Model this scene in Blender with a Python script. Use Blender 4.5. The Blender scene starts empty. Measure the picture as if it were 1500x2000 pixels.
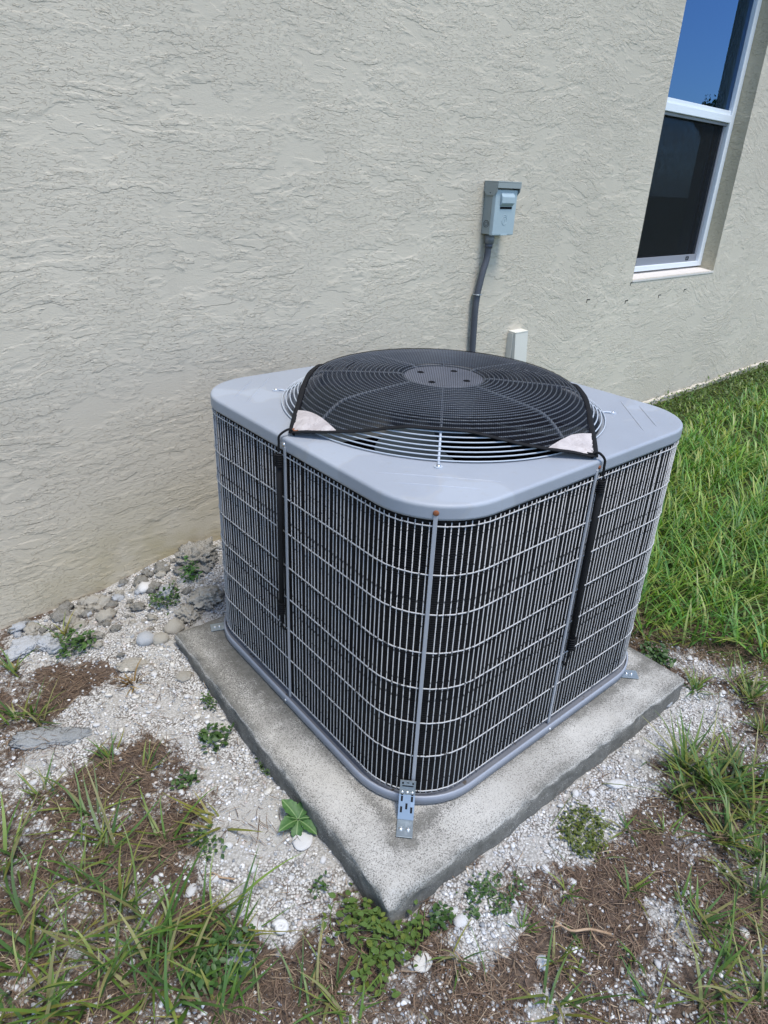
import bpy, bmesh, math, random
import numpy as np
from mathutils import Vector, Matrix, noise as mnoise

random.seed(7)
rng = np.random.default_rng(11)
SC = bpy.context.scene
COL = SC.collection
PI = math.pi

# ------------------------------------------------------------------ camera
cam_d = bpy.data.cameras.new('camera')
cam = bpy.data.objects.new('camera', cam_d)
COL.objects.link(cam)
R_ = Vector((0.7714091, -0.6350626, 0.0402929))
U_ = Vector((0.2388775, 0.3476895, 0.9066695))
F_ = Vector((0.5898013, 0.6897880, -0.4199130))
cm = Matrix.Identity(4)
for i in range(3):
    cm[i][0] = R_[i]; cm[i][1] = U_[i]; cm[i][2] = -F_[i]
cm.translation = (-1.126031, -1.099692, 1.200608)
cam.matrix_world = cm
cam_d.sensor_fit = 'AUTO'
cam_d.sensor_width = 36
cam_d.lens = 36 * 1292.57 / 2000
cam_d.shift_x = 7.74 / 2000
cam_d.shift_y = -51.49 / 2000
cam_d.clip_start = 0.05
cam_d.clip_end = 400
SC.camera = cam

# ------------------------------------------------------------------ sky, sun, exposure
SUN_DIR = Vector((0.02, -0.36, 1.0)).normalized()
world = bpy.data.worlds.new('World')
SC.world = world
world.use_nodes = True
wn = world.node_tree.nodes; wl_ = world.node_tree.links
wn.clear()
sky = wn.new('ShaderNodeTexSky')
sky.sky_type = 'NISHITA'
sky.sun_disc = False
sky.sun_elevation = math.asin(SUN_DIR.z)
sky.sun_rotation = math.atan2(SUN_DIR.x, SUN_DIR.y)
sky.altitude = 0
sky.air_density = 1.0
sky.dust_density = 0.8
sky.ozone_density = 3.5
bg = wn.new('ShaderNodeBackground')
bg.inputs['Strength'].default_value = 0.15
wo = wn.new('ShaderNodeOutputWorld')
wl_.new(sky.outputs[0], bg.inputs['Color'])
wl_.new(bg.outputs[0], wo.inputs['Surface'])
sun_d = bpy.data.lights.new('sun', 'SUN')
sun_d.energy = 1.7
sun_d.angle = math.radians(16)
sun_d.color = (1.0, 0.95, 0.86)
sun = bpy.data.objects.new('sun', sun_d)
COL.objects.link(sun)
sun.rotation_mode = 'QUATERNION'
sun.rotation_quaternion = SUN_DIR.to_track_quat('Z', 'Y')
sun.location = SUN_DIR * 20
vs = SC.view_settings
vs.view_transform = 'Standard'
vs.look = 'None'
vs.gamma = 1
vs.use_curve_mapping = False
vs.exposure = 0.98

# ------------------------------------------------------------------ node helpers
class NT:
    def __init__(s, name):
        s.m = bpy.data.materials.new(name); s.m.use_nodes = True
        s.n = s.m.node_tree.nodes; s.l = s.m.node_tree.links
        s.n.clear(); s.out = s.n.new('ShaderNodeOutputMaterial')
    def add(s, t, **kw):
        x = s.n.new(t)
        for k, v in kw.items(): setattr(x, k, v)
        return x
    def put(s, sock, v):
        if isinstance(v, bpy.types.NodeSocket): s.l.new(v, sock)
        elif v is not None:
            if hasattr(sock.default_value, '__len__') and not hasattr(v, '__len__'):
                v = (v,) * len(sock.default_value)
            if hasattr(v, '__len__') and len(v) == 3 and len(sock.default_value) == 4: v = (*v, 1)
            sock.default_value = v
    def math(s, op, a, b=None, c=None, clamp=False):
        x = s.add('ShaderNodeMath', operation=op, use_clamp=clamp)
        s.put(x.inputs[0], a)
        if b is not None: s.put(x.inputs[1], b)
        if c is not None: s.put(x.inputs[2], c)
        return x.outputs[0]
    def mix(s, f, a, b, blend='MIX'):
        x = s.add('ShaderNodeMix', data_type='RGBA', blend_type=blend)
        s.put(x.inputs[0], f); s.put(x.inputs[6], a); s.put(x.inputs[7], b)
        return x.outputs[2]
    def mapr(s, v, a, b, c=0.0, d=1.0, smooth=True):
        x = s.add('ShaderNodeMapRange', interpolation_type='SMOOTHSTEP' if smooth else 'LINEAR')
        s.put(x.inputs[0], v); x.inputs[1].default_value = a; x.inputs[2].default_value = b
        x.inputs[3].default_value = c; x.inputs[4].default_value = d
        return x.outputs[0]
    def coord(s, kind='Object'):
        return s.add('ShaderNodeTexCoord').outputs[kind]
    def mapping(s, v, scale=(1, 1, 1), loc=(0, 0, 0), rot=(0, 0, 0)):
        x = s.add('ShaderNodeMapping'); s.put(x.inputs[0], v)
        x.inputs['Location'].default_value = loc; x.inputs['Rotation'].default_value = rot
        x.inputs['Scale'].default_value = scale
        return x.outputs[0]
    def noise(s, v, scale, detail=3, rough=0.55, dist=0.0, col=False):
        x = s.add('ShaderNodeTexNoise'); s.put(x.inputs['Vector'], v)
        x.inputs['Scale'].default_value = scale; x.inputs['Detail'].default_value = detail
        x.inputs['Roughness'].default_value = rough; x.inputs['Distortion'].default_value = dist
        return x.outputs[1 if col else 0]
    def voro(s, v, scale, feature='F1', out='Distance', rnd=1.0):
        x = s.add('ShaderNodeTexVoronoi', feature=feature); s.put(x.inputs['Vector'], v)
        x.inputs['Scale'].default_value = scale
        x.inputs['Randomness'].default_value = rnd
        return x.outputs[out]
    def attr(s, name, out='Color'):
        x = s.add('ShaderNodeAttribute', attribute_name=name); return x.outputs[out]
    def bump(s, h, dist=0.001, strength=1.0, nrm=None):
        x = s.add('ShaderNodeBump'); s.put(x.inputs['Height'], h)
        x.inputs['Distance'].default_value = dist; x.inputs['Strength'].default_value = strength
        if nrm is not None: s.put(x.inputs['Normal'], nrm)
        return x.outputs[0]
    def pbr(s, col, rough=0.6, metal=0.0, nrm=None, spec=0.5):
        x = s.add('ShaderNodeBsdfPrincipled')
        s.put(x.inputs['Base Color'], col); s.put(x.inputs['Roughness'], rough)
        s.put(x.inputs['Metallic'], metal); s.put(x.inputs['Specular IOR Level'], spec)
        if nrm is not None: s.put(x.inputs['Normal'], nrm)
        s.last = x
        return x.outputs[0]
    def done(s, shader):
        s.l.new(shader, s.out.inputs['Surface']); return s.m

# ------------------------------------------------------------------ materials
def m_stucco(name, base, smooth=False):
    t = NT(name); c = t.coord()
    w = t.noise(t.mapping(c, (75, 75, 110)), 1.0, 4, 0.7, col=True)
    wb = t.noise(c, 5, 2, 0.5, col=True)
    def madd(a, k, b):
        x = t.add('ShaderNodeVectorMath', operation='MULTIPLY_ADD'); t.put(x.inputs[0], a); x.inputs[1].default_value = k; t.put(x.inputs[2], b); return x.outputs[0]
    wv = madd(w, (0.010, 0.0, 0.0075), madd(wb, (0.10, 0.0, 0.030), c))
    tilt = t.noise(c, 0.9, 1)
    sep = t.add('ShaderNodeSeparateXYZ'); t.put(sep.inputs[0], wv)
    zz = t.math('ADD', sep.outputs[2], t.math('MULTIPLY', sep.outputs[0], t.math('MULTIPLY', t.math('SUBTRACT', tilt, 0.5), 0.3)))
    cmb = t.add('ShaderNodeCombineXYZ')
    t.put(cmb.inputs[0], sep.outputs[0]); t.put(cmb.inputs[1], sep.outputs[1]); t.put(cmb.inputs[2], zz)
    def strokes(sc_, k_, w_, det=4, rough=0.6, seed=0.0):
        """trowel plates: every contour band of a stretched noise is a flat plate with its own height and a crisp edge w_ metres wide"""
        v = t.mapping(cmb.outputs[0], sc_, loc=(seed, 0, seed))
        d_ = 0.06
        nA = t.noise(v, 1.0, det, rough); nB = t.noise(t.mapping(v, (1, 1, 1), loc=(0, 0, d_)), 1.0, 1, 0.5); nC = t.noise(v, 1.0, 1, 0.5)
        g_ = t.math('MAXIMUM', t.math('MULTIPLY', t.math('ABSOLUTE', t.math('SUBTRACT', nB, nC)), k_ * sc_[2] / d_), 0.06 * k_ * sc_[2])
        k = t.math('MULTIPLY', nA, k_)
        fl = t.math('FLOOR', k); fr = t.math('FRACT', k)
        def hsh(a):
            x = t.add('ShaderNodeTexWhiteNoise', noise_dimensions='1D'); t.put(x.inputs['W'], t.math('ADD', a, seed)); return x.outputs['Value']
        dist = t.math('DIVIDE', t.math('SUBTRACT', 1.0, fr), g_)
        e = t.mapr(dist, w_, 0.0, 0.0, 1.0)
        h0 = hsh(fl); h1 = hsh(t.math('ADD', fl, 1.0))
        return t.math('ADD', h0, t.math('MULTIPLY', e, t.math('SUBTRACT', h1, h0)))
    region = t.mapr(t.noise(t.mapping(wv, (2.3, 2.3, 4.6)), 1.0, 4, 0.65), 0.43, 0.50, 0.06, 1.0)
    region2 = t.mapr(t.noise(t.mapping(wv, (3.1, 3.1, 5.5), loc=(4, 1, 7)), 1.0, 4, 0.65), 0.42, 0.50, 0.10, 1.0)
    h = t.math('MULTIPLY', strokes((3.4, 3.4, 14), 9, 0.0045, 5, 0.60), t.math('MULTIPLY', region, 1.2))
    h = t.math('ADD', h, t.math('MULTIPLY', strokes((6.5, 6.5, 27), 7, 0.004, 4, 0.63, 5.0), t.math('MULTIPLY', region2, 1.1)))
    fine = t.noise(t.mapping(c, (170, 170, 260)), 1.0, 2, 0.7)
    crumb = t.mapr(t.noise(t.mapping(wv, (60, 60, 130)), 1.0, 3, 0.65), 0.54, 0.60)
    h = t.math('ADD', h, t.math('MULTIPLY', t.math('MULTIPLY', crumb, region2), 0.55))
    h = t.math('ADD', h, t.math('MULTIPLY', fine, 0.45))
    nb = t.bump(h, 0.0018 if not smooth else 0.0026, 1.0)
    big = t.noise(c, 0.7, 4, 0.6)
    col = t.mix(t.mapr(big, 0.3, 0.7), [x * 0.93 for x in base], [min(1, x * 1.06) for x in base])
    drip = t.mapr(t.noise(t.mapping(c, (9, 9, 0.7)), 1, 4, 0.65), 0.56, 0.75)
    col = t.mix(t.math('MULTIPLY', drip, 0.14), col, [x * 0.62 for x in base])
    # splash-back soil stain low on the plaster
    oz = t.add('ShaderNodeSeparateXYZ'); t.put(oz.inputs[0], c)
    low = t.mapr(oz.outputs[2], 0.34, -0.05)
    side = t.mapr(t.math('ABSOLUTE', t.math('ADD', oz.outputs[0], 0.28)), 0.75, 0.1)
    st = t.math('MULTIPLY', t.math('MULTIPLY', low, t.math('ADD', t.math('MULTIPLY', side, 0.75), 0.12)), t.mapr(t.noise(t.mapping(c, (3, 3, 5)), 1, 4, 0.6), 0.25, 0.65))
    col = t.mix(st, col, (0.34, 0.28, 0.145))
    return t.done(t.pbr(col, 0.85, 0, nb, 0.25))

def m_paint(name, col, rough=0.45, speck=0.0, speck_col=(0.05, 0.05, 0.05), scale=220, bumpd=0.0, vary=0.05, metal=0.0):
    t = NT(name); c = t.coord()
    big = t.noise(c, 6, 4, 0.6)
    cc = t.mix(big, [x * (1 - vary) for x in col], [min(1, x * (1 + vary)) for x in col])
    if speck:
        s = t.mapr(t.noise(c, scale, 2, 0.6), 1 - speck, 1 - speck + 0.05)
        cc = t.mix(s, cc, speck_col)
    nb = t.bump(t.noise(c, 400, 2), bumpd, 1) if bumpd else None
    r = t.mapr(big, 0.2, 0.8, rough - 0.06, rough + 0.08)
    return t.done(t.pbr(cc, r, metal, nb, 0.12 if max(col) < 0.03 else 0.5))

def m_lid():
    t = NT('lid_paint'); c = t.coord()
    big = t.noise(c, 5, 5, 0.62)
    col = t.mix(big, (0.275, 0.298, 0.335), (0.335, 0.358, 0.395))
    # dried water marks: broad rings with a fine edge
    wn_ = t.noise(c, 4.5, 2, 0.5, 0.4)
    ring = t.math('SUBTRACT', 1.0, t.mapr(t.math('ABSOLUTE', t.math('SUBTRACT', wn_, 0.55)), 0.0, 0.015))
    pool = t.mapr(wn_, 0.55, 0.57)
    col = t.mix(t.math('MULTIPLY', pool, 0.5), col, (0.38, 0.41, 0.45))
    col = t.mix(t.math('MULTIPLY', ring, 0.5), col, (0.36, 0.37, 0.38))
    sp = t.mapr(t.noise(c, 260, 2, 0.6), 0.68, 0.74)
    col = t.mix(t.math('MULTIPLY', sp, 0.35), col, (0.25, 0.25, 0.24))
    streak = t.mapr(t.noise(t.mapping(c, (60, 60, 3)), 1, 2), 0.56, 0.75)
    col = t.mix(t.math('MULTIPLY', streak, 0.22), col, (0.30, 0.29, 0.27))
    nb = t.bump(t.noise(c, 320, 2, 0.5), 0.00025, 0.5)
    return t.done(t.pbr(col, t.mapr(big, 0.3, 0.7, 0.42, 0.6), 0, nb))

def m_concrete():
    t = NT('concrete'); c = t.coord()
    g = t.attr('grime_shade', 'Fac')
    big = t.noise(c, 4, 5, 0.62)
    base = t.mix(t.mapr(big, 0.3, 0.7), (0.42, 0.40, 0.36), (0.56, 0.54, 0.495))
    n1 = t.noise(c, 370, 3, 0.85)
    thr = t.math('ADD', t.math('MULTIPLY', t.noise(c, 3.3, 4, 0.65), 0.55), t.math('MULTIPLY', g, 0.55))
    pep = t.mapr(t.math('ADD', n1, t.math('MULTIPLY', thr, 0.36)), 0.67, 0.76)
    col = t.mix(t.math('MULTIPLY', pep, 0.88), base, (0.085, 0.080, 0.070))
    n2 = t.mapr(t.noise(c, 420, 2, 0.6), 0.6, 0.72)
    col = t.mix(t.math('MULTIPLY', n2, 0.4), col, (0.16, 0.15, 0.13))
    hi = t.mapr(t.noise(c, 300, 2, 0.6), 0.64, 0.72)
    col = t.mix(t.math('MULTIPLY', hi, 0.4), col, (0.72, 0.70, 0.66))
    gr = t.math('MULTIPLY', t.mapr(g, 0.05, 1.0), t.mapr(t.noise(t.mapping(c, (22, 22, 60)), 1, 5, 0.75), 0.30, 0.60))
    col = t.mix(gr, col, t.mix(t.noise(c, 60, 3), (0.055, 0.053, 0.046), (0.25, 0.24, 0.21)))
    spot = t.mapr(t.noise(c, 11, 4, 0.7), 0.66, 0.74)
    col = t.mix(t.math('MULTIPLY', spot, t.mapr(n1, 0.45, 0.6)), col, (0.07, 0.065, 0.055))
    h = t.math('ADD', t.math('MULTIPLY', n1, 0.8), t.noise(c, 40, 4, 0.6))
    return t.done(t.pbr(col, 0.9, 0, t.bump(h, 0.0016, 1), 0.2))

def m_ground():
    t = NT('soil_and_shell'); c = t.coord()
    gv = t.attr('gravel', 'Fac'); ln = t.attr('lawn', 'Fac'); sd = t.attr('sand', 'Fac')
    n = t.noise(c, 110, 6, 0.78)
    soil = t.mix(t.mapr(n, 0.3, 0.7), (0.055, 0.039, 0.029), (0.16, 0.12, 0.092))
    fib = t.noise(t.mapping(c, (30, 220, 30), rot=(0, 0, 0.6)), 1, 3, 0.7, 1.2)
    soil = t.mix(t.mapr(fib, 0.55, 0.7), soil, (0.24, 0.165, 0.11))
    v = t.voro(c, 210, out='Color'); vd = t.voro(c, 210)
    sepv = t.add('ShaderNodeSeparateColor'); t.put(sepv.inputs[0], v)
    shell = t.mix(sepv.outputs[0], (0.42, 0.40, 0.37), (0.74, 0.725, 0.695))
    shell = t.mix(t.mapr(vd, 0.35, 0.75), shell, (0.17, 0.155, 0.135))
    sand = t.mix(t.noise(c, 500, 2), (0.33, 0.315, 0.285), (0.56, 0.54, 0.50))
    shell = t.mix(t.math('MAXIMUM', sd, t.mapr(t.noise(c, 14, 3), 0.45, 0.6, 0.0, 0.7)), shell, sand)
    mask = t.mapr(t.math('ADD', gv, t.math('MULTIPLY', t.math('SUBTRACT', t.noise(c, 55, 4, 0.7), 0.5), 0.9)), 0.40, 0.62)
    col = t.mix(mask, soil, shell)
    grn = t.mix(t.mapr(n, 0.3, 0.7), (0.022, 0.030, 0.010), (0.07, 0.085, 0.025))
    col = t.mix(ln, col, grn)
    h = t.math('ADD', n, t.math('MULTIPLY', t.math('SUBTRACT', 1.0, vd), 0.5))
    return t.done(t.pbr(col, 0.95, 0, t.bump(h, 0.004, 1), 0.15))

def m_tint(name, rough=0.6, trans=0.0, spec=0.4, bump=0.0, bscale=120):
    t = NT(name); a = t.attr('tint')
    nb = None
    if bump:
        c = t.coord(); n = t.noise(c, bscale, 4, 0.65)
        nb = t.bump(n, bump, 1)
        a = t.mix(1.0, a, t.mix(n, (0.6, 0.6, 0.6), (1.25, 1.25, 1.25)), 'MULTIPLY')
    s = t.pbr(a, rough, 0, nb, spec)
    if trans:
        tr = t.add('ShaderNodeBsdfTranslucent'); t.put(tr.inputs[0], t.mix(1.0, a, (1.25, 1.3, 0.7), 'MULTIPLY'))
        mx = t.add('ShaderNodeMixShader'); mx.inputs[0].default_value = trans
        t.l.new(s, mx.inputs[1]); t.l.new(tr.outputs[0], mx.inputs[2]); s = mx.outputs[0]
    return t.done(s)

def m_stone(name, c1, c2, scale=60, bump=0.002, rough=0.8, dark=0.0):
    t = NT(name); c = t.coord()
    n = t.noise(c, scale, 5, 0.65)
    col = t.mix(t.mapr(n, 0.3, 0.7), c1, c2)
    if dark:
        d = t.mapr(t.noise(c, scale * 0.6, 5, 0.75), 0.62 - dark * 0.2, 0.72 - dark * 0.2)
        col = t.mix(t.math('MULTIPLY', d, 0.8), col, (0.05, 0.047, 0.04))
    return t.done(t.pbr(col, rough, 0, t.bump(n, bump, 1), 0.3))

def m_leaf(name, c1, c2, vein=None):
    t = NT(name); c = t.coord()
    n = t.noise(c, 90, 4, 0.6)
    col = t.mix(t.mapr(n, 0.3, 0.7), c1, c2)
    if vein is not None:
        sp = t.add('ShaderNodeSeparateXYZ'); t.put(sp.inputs[0], c)
        v = t.mapr(t.math('ABSOLUTE', sp.outputs[0]), 0.0018, 0.0004)
        col = t.mix(v, col, vein)
    s = t.pbr(col, 0.5, 0, t.bump(n, 0.0008, 1), 0.4)
    tr = t.add('ShaderNodeBsdfTranslucent'); t.put(tr.inputs[0], t.mix(1.0, col, (1.2, 1.3, 0.6), 'MULTIPLY'))
    mx = t.add('ShaderNodeMixShader'); mx.inputs[0].default_value = 0.25
    t.l.new(s, mx.inputs[1]); t.l.new(tr.outputs[0], mx.inputs[2])
    return t.done(mx.outputs[0])

def m_glass():
    t = NT('window_glass')
    gl = t.add('ShaderNodeBsdfGlossy'); gl.inputs['Roughness'].default_value = 0.0
    gl.inputs['Color'].default_value = (0.30, 0.55, 1.0, 1)
    tr = t.add('ShaderNodeBsdfTransparent'); tr.inputs['Color'].default_value = (0.55, 0.62, 0.60, 1)
    fr = t.add('ShaderNodeFresnel'); fr.inputs['IOR'].default_value = 2.6
    mx = t.add('ShaderNodeMixShader')
    t.l.new(fr.outputs[0], mx.inputs[0]); t.l.new(tr.outputs[0], mx.inputs[1]); t.l.new(gl.outputs[0], mx.inputs[2])
    return t.done(mx.outputs[0])

def m_screen(name, col, alpha_t, scale, rough=0.7):
    t = NT(name); c = t.coord()
    n = t.noise(c, scale, 2, 0.6)
    if name == 'cover_mesh':   # open weave of round yarns, about 4 mm pitch
        r45 = t.mapping(c, (1, 1, 1), rot=(0, 0, 0.80))
        sp = t.add('ShaderNodeSeparateXYZ'); t.put(sp.inputs[0], r45)
        wx = t.math('ABSOLUTE', t.math('SINE', t.math('MULTIPLY', sp.outputs[0], 2 * PI / 0.0085)))
        wy = t.math('ABSOLUTE', t.math('SINE', t.math('MULTIPLY', sp.outputs[1], 2 * PI / 0.0085)))
        n = t.math('ADD', t.math('MULTIPLY', t.math('MULTIPLY', wx, wy), 0.8), t.math('MULTIPLY', t.noise(c, 9, 4, 0.6), 0.30))
    d = t.pbr(col, rough, 0, None, 0.06)
    tr = t.add('ShaderNodeBsdfTransparent')
    mx = t.add('ShaderNodeMixShader'); t.put(mx.inputs[0], t.mapr(n, 0.3, 0.7, alpha_t - (0.22 if name == 'cover_mesh' else 0.06), alpha_t + (0.22 if name == 'cover_mesh' else 0.06)))
    t.l.new(d, mx.inputs[1]); t.l.new(tr.outputs[0], mx.inputs[2])
    return t.done(mx.outputs[0])

def m_coil():
    t = NT('coil_fins'); c = t.coord()
    sp = t.add('ShaderNodeSeparateXYZ'); t.put(sp.inputs[0], c)
    w = t.math('SINE', t.math('ADD', t.math('MULTIPLY', sp.outputs[2], 1250), t.math('MULTIPLY', t.noise(c, 30, 3), 3)))
    dirt = t.noise(c, 7, 5, 0.7)
    col = t.mix(t.mapr(dirt, 0.35, 0.75), (0.005, 0.005, 0.006), (0.018, 0.0175, 0.017))
    col = t.mix(t.math('MULTIPLY', t.mapr(w, 0.2, 1.0), 0.6), col, (0.030, 0.030, 0.032))
    fl = t.mapr(t.noise(t.mapping(c, (25, 25, 500)), 1, 3, 0.7), 0.68, 0.74)
    col = t.mix(t.math('MULTIPLY', fl, 0.5), col, (0.16, 0.14, 0.11))
    return t.done(t.pbr(col, 0.6, 0.0, t.bump(w, 0.0006, 0.8), 0.07))

def m_rust():
    t = NT('rust'); c = t.coord(); n = t.noise(c, 300, 4, 0.7)
    return t.done(t.pbr(t.mix(n, (0.10, 0.03, 0.012), (0.36, 0.13, 0.05)), 0.9, 0.1, t.bump(n, 0.001, 1)))

def m_patch():
    t = NT('vinyl_patch'); c = t.coord()
    n = t.noise(c, 28, 4, 0.6, 0.8)
    col = t.mix(t.mapr(n, 0.3, 0.7), (0.40, 0.355, 0.34), (0.54, 0.49, 0.465))
    cr = t.math('SUBTRACT', 1.0, t.mapr(t.math('ABSOLUTE', t.math('SUBTRACT', t.noise(c, 18, 3, 0.6, 1.5), 0.5)), 0.0, 0.02))
    col = t.mix(t.math('MULTIPLY', cr, 0.4), col, (0.30, 0.25, 0.23))
    return t.done(t.pbr(col, 0.7, 0, t.bump(n, 0.004, 1), 0.3))

WALLC = (0.575, 0.512, 0.408)
M = dict(
    stucco=m_stucco('stucco_paint', WALLC),
    jamb=m_stucco('reveal_paint_shaded', (0.50, 0.44, 0.32), True),  # wall colour darkened and warmed: the reveal's shade is in the colour
    sill=m_paint('sill_paint', (0.62, 0.57, 0.52), 0.8, 0, bumpd=0.0006),
    footing=m_stone('bare_footing', (0.47, 0.42, 0.34), (0.60, 0.54, 0.45), 18, 0.004, 0.9),
    vinyl=m_paint('white_vinyl', (0.74, 0.77, 0.80), 0.35, vary=0.03),
    grey_alu=m_paint('grey_aluminium', (0.22, 0.23, 0.26), 0.5),
    black=m_paint('black_plastic', (0.012, 0.012, 0.013), 0.5),
    glass=m_glass(),
    insect=m_screen('insect_screen', (0.014, 0.015, 0.015), 0.30, 40),
    room=m_paint('dark_room', (0.03, 0.032, 0.03), 0.9),
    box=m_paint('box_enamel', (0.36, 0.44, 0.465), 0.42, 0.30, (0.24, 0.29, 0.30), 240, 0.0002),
    box_shaded=m_paint('box_shaded_enamel', (0.27, 0.30, 0.29), 0.5, 0.30, (0.22, 0.24, 0.22), 240, 0.0002),  # darker copy of the box enamel, side shade put into the colour
    conduit=m_paint('conduit_pvc', (0.075, 0.08, 0.095), 0.55, bumpd=0.0004),
    connector=m_paint('connector_pvc', (0.17, 0.18, 0.19), 0.5),
    zinc=m_paint('galvanised_steel', (0.34, 0.39, 0.42), 0.34, 0.42, (0.42, 0.47, 0.5), 60, 0.0001, 0.12, 0.7),
    chrome=m_paint('bright_screw', (0.7, 0.7, 0.7), 0.25, metal=0.9),
    cover=m_paint('cover_plastic', (0.62, 0.595, 0.52), 0.6, 0.3, (0.52, 0.49, 0.41), 30, 0.0002, 0.06),
    lid=m_lid(),
    guard=m_paint('guard_coating', (0.45, 0.445, 0.44), 0.5, 0.41, (0.05, 0.05, 0.05), 130),
    strip=m_paint('strip_coating', (0.36, 0.37, 0.39), 0.5, 0.25, (0.2, 0.2, 0.2), 60),
    pan=m_paint('base_pan_paint', (0.28, 0.30, 0.345), 0.42, 0.27, (0.2, 0.2, 0.2), 90, 0, 0.1),
    panin=m_paint('pan_floor_paint', (0.15, 0.16, 0.185), 0.6, 0.35, (0.08, 0.07, 0.06), 40, 0, 0.2),
    ringp=m_paint('fan_guard_paint', (0.42, 0.46, 0.51), 0.42),
    blade=m_paint('fan_blade_metal', (0.085, 0.105, 0.11), 0.45, 0.3, (0.06, 0.07, 0.07), 25, 0, 0.2),
    dark=m_paint('dark_interior', (0.012, 0.012, 0.013), 0.8),
    hubp=m_paint('motor_plate_paint', (0.55, 0.58, 0.66), 0.5),
    mesh=m_screen('cover_mesh', (0.010, 0.0105, 0.014), 0.43, 330),
    bind=m_paint('binding_fabric', (0.013, 0.013, 0.014), 0.7, 0.3, (0.03, 0.03, 0.03), 300, 0.0004),
    coil=m_coil(), rust=m_rust(), patch=m_patch(), concrete=m_concrete(), ground=m_ground(),
    pebble=m_tint('shell_grit', 0.75, 0, 0.3, 0.0004, 300),
    straw=m_tint('dead_grass', 0.85, 0.12, 0.2),
    grass=m_tint('grass_blade', 0.45, 0.30, 0.45),
    weed=m_tint('weed_leaf', 0.5, 0.22, 0.4),
    white_stone=m_stone('white_shell', (0.50, 0.49, 0.475), (0.70, 0.69, 0.67), 60, 0.001, 0.6),
    cream_stone=m_stone('cream_shell', (0.55, 0.52, 0.46), (0.74, 0.71, 0.65), 60, 0.001, 0.6),
    grey_stone=m_stone('grey_stone', (0.33, 0.345, 0.36), (0.52, 0.53, 0.54), 45, 0.002, 0.8),
    tan_stone=m_stone('tan_limestone', (0.40, 0.37, 0.31), (0.60, 0.56, 0.48), 40, 0.004, 0.9),
    lime_stone=m_stone('weathered_limestone', (0.33, 0.31, 0.265), (0.54, 0.51, 0.45), 30, 0.006, 0.95, 0.6),
    slate=m_stone('grey_slab', (0.24, 0.25, 0.25), (0.40, 0.41, 0.41), 22, 0.003, 0.8, 0.3),
    bark=m_stone('dead_stalk', (0.26, 0.17, 0.10), (0.46, 0.33, 0.22), 60, 0.002, 0.9),
    dand=m_leaf('rosette_leaf', (0.05, 0.125, 0.035), (0.095, 0.20, 0.06), (0.22, 0.33, 0.14)),
    vine_leaf=m_leaf('vine_leaf', (0.075, 0.145, 0.026), (0.14, 0.21, 0.045)),
    vine_leaf_y=m_leaf('vine_leaf_yellow', (0.12, 0.17, 0.025), (0.20, 0.24, 0.045)),
)

# ------------------------------------------------------------------ object helpers
def link(name, mesh, mat=None, parent=None, smooth=False):
    o = bpy.data.objects.new(name, mesh); COL.objects.link(o)
    if mat is not None and len(mesh.materials) == 0: mesh.materials.append(mat)
    if parent is not None: o.parent = parent
    if smooth: mesh.shade_smooth()
    return o
def tag(o, label=None, cat=None, group=None, kind=None):
    if label: o['label'] = label
    if cat: o['category'] = cat
    if group: o['group'] = group
    if kind: o['kind'] = kind
    return o
def empty(name, loc=(0, 0, 0), rz=0.0):
    o = bpy.data.objects.new(name, None); COL.objects.link(o)
    o.empty_display_size = 0.05
    o.location = loc; o.rotation_euler = (0, 0, rz); return o
def from_bm(name, bm, mat, parent=None, smooth=False, loc=None):
    me = bpy.data.meshes.new(name); bm.normal_update(); bm.to_mesh(me); bm.free()
    o = link(name, me, mat, parent, smooth)
    if loc is not None: o.location = loc
    return o
def np_mesh(name, V, F, mat, parent=None, tint=None, smooth=False, attrs=None):
    """V (n,3); F (m,k) uniform faces"""
    me = bpy.data.meshes.new(name)
    V = np.ascontiguousarray(V, np.float32); F = np.ascontiguousarray(F, np.int32)
    m, k = F.shape
    me.vertices.add(len(V)); me.vertices.foreach_set('co', V.ravel())
    me.loops.add(m * k); me.loops.foreach_set('vertex_index', F.ravel())
    me.polygons.add(m); me.polygons.foreach_set('loop_start', np.arange(0, m * k, k, dtype=np.int32))
    if smooth: me.polygons.foreach_set('use_smooth', np.ones(m, bool))
    me.update(calc_edges=True)
    if tint is not None:
        a = me.color_attributes.new('tint', 'FLOAT_COLOR', 'POINT')
        c = np.ones((len(V), 4), np.float32); c[:, :3] = tint
        a.data.foreach_set('color', c.ravel())
    for n_, v_ in (attrs or {}).items():
        a = me.attributes.new(n_, 'FLOAT', 'POINT'); a.data.foreach_set('value', np.asarray(v_, np.float32))
    return link(name, me, mat, parent)

def bm_box(bm, x0, x1, y0, y1, z0, z1, bev=0.0):
    r = bmesh.ops.create_cube(bm, size=1.0)
    vs_ = r['verts']
    for v in vs_:
        v.co = ((x0 + x1) / 2 + v.co.x * (x1 - x0), (y0 + y1) / 2 + v.co.y * (y1 - y0), (z0 + z1) / 2 + v.co.z * (z1 - z0))
    if bev:
        es = list({e for v in vs_ for e in v.link_edges})
        bmesh.ops.bevel(bm, geom=es, offset=bev, segments=2, profile=0.6, affect='EDGES')
    return bm
def box(name, x0, x1, y0, y1, z0, z1, mat, parent=None, bev=0.0, loc=None):
    return from_bm(name, bm_box(bmesh.new(), x0, x1, y0, y1, z0, z1, bev), mat, parent, False, loc)

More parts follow.
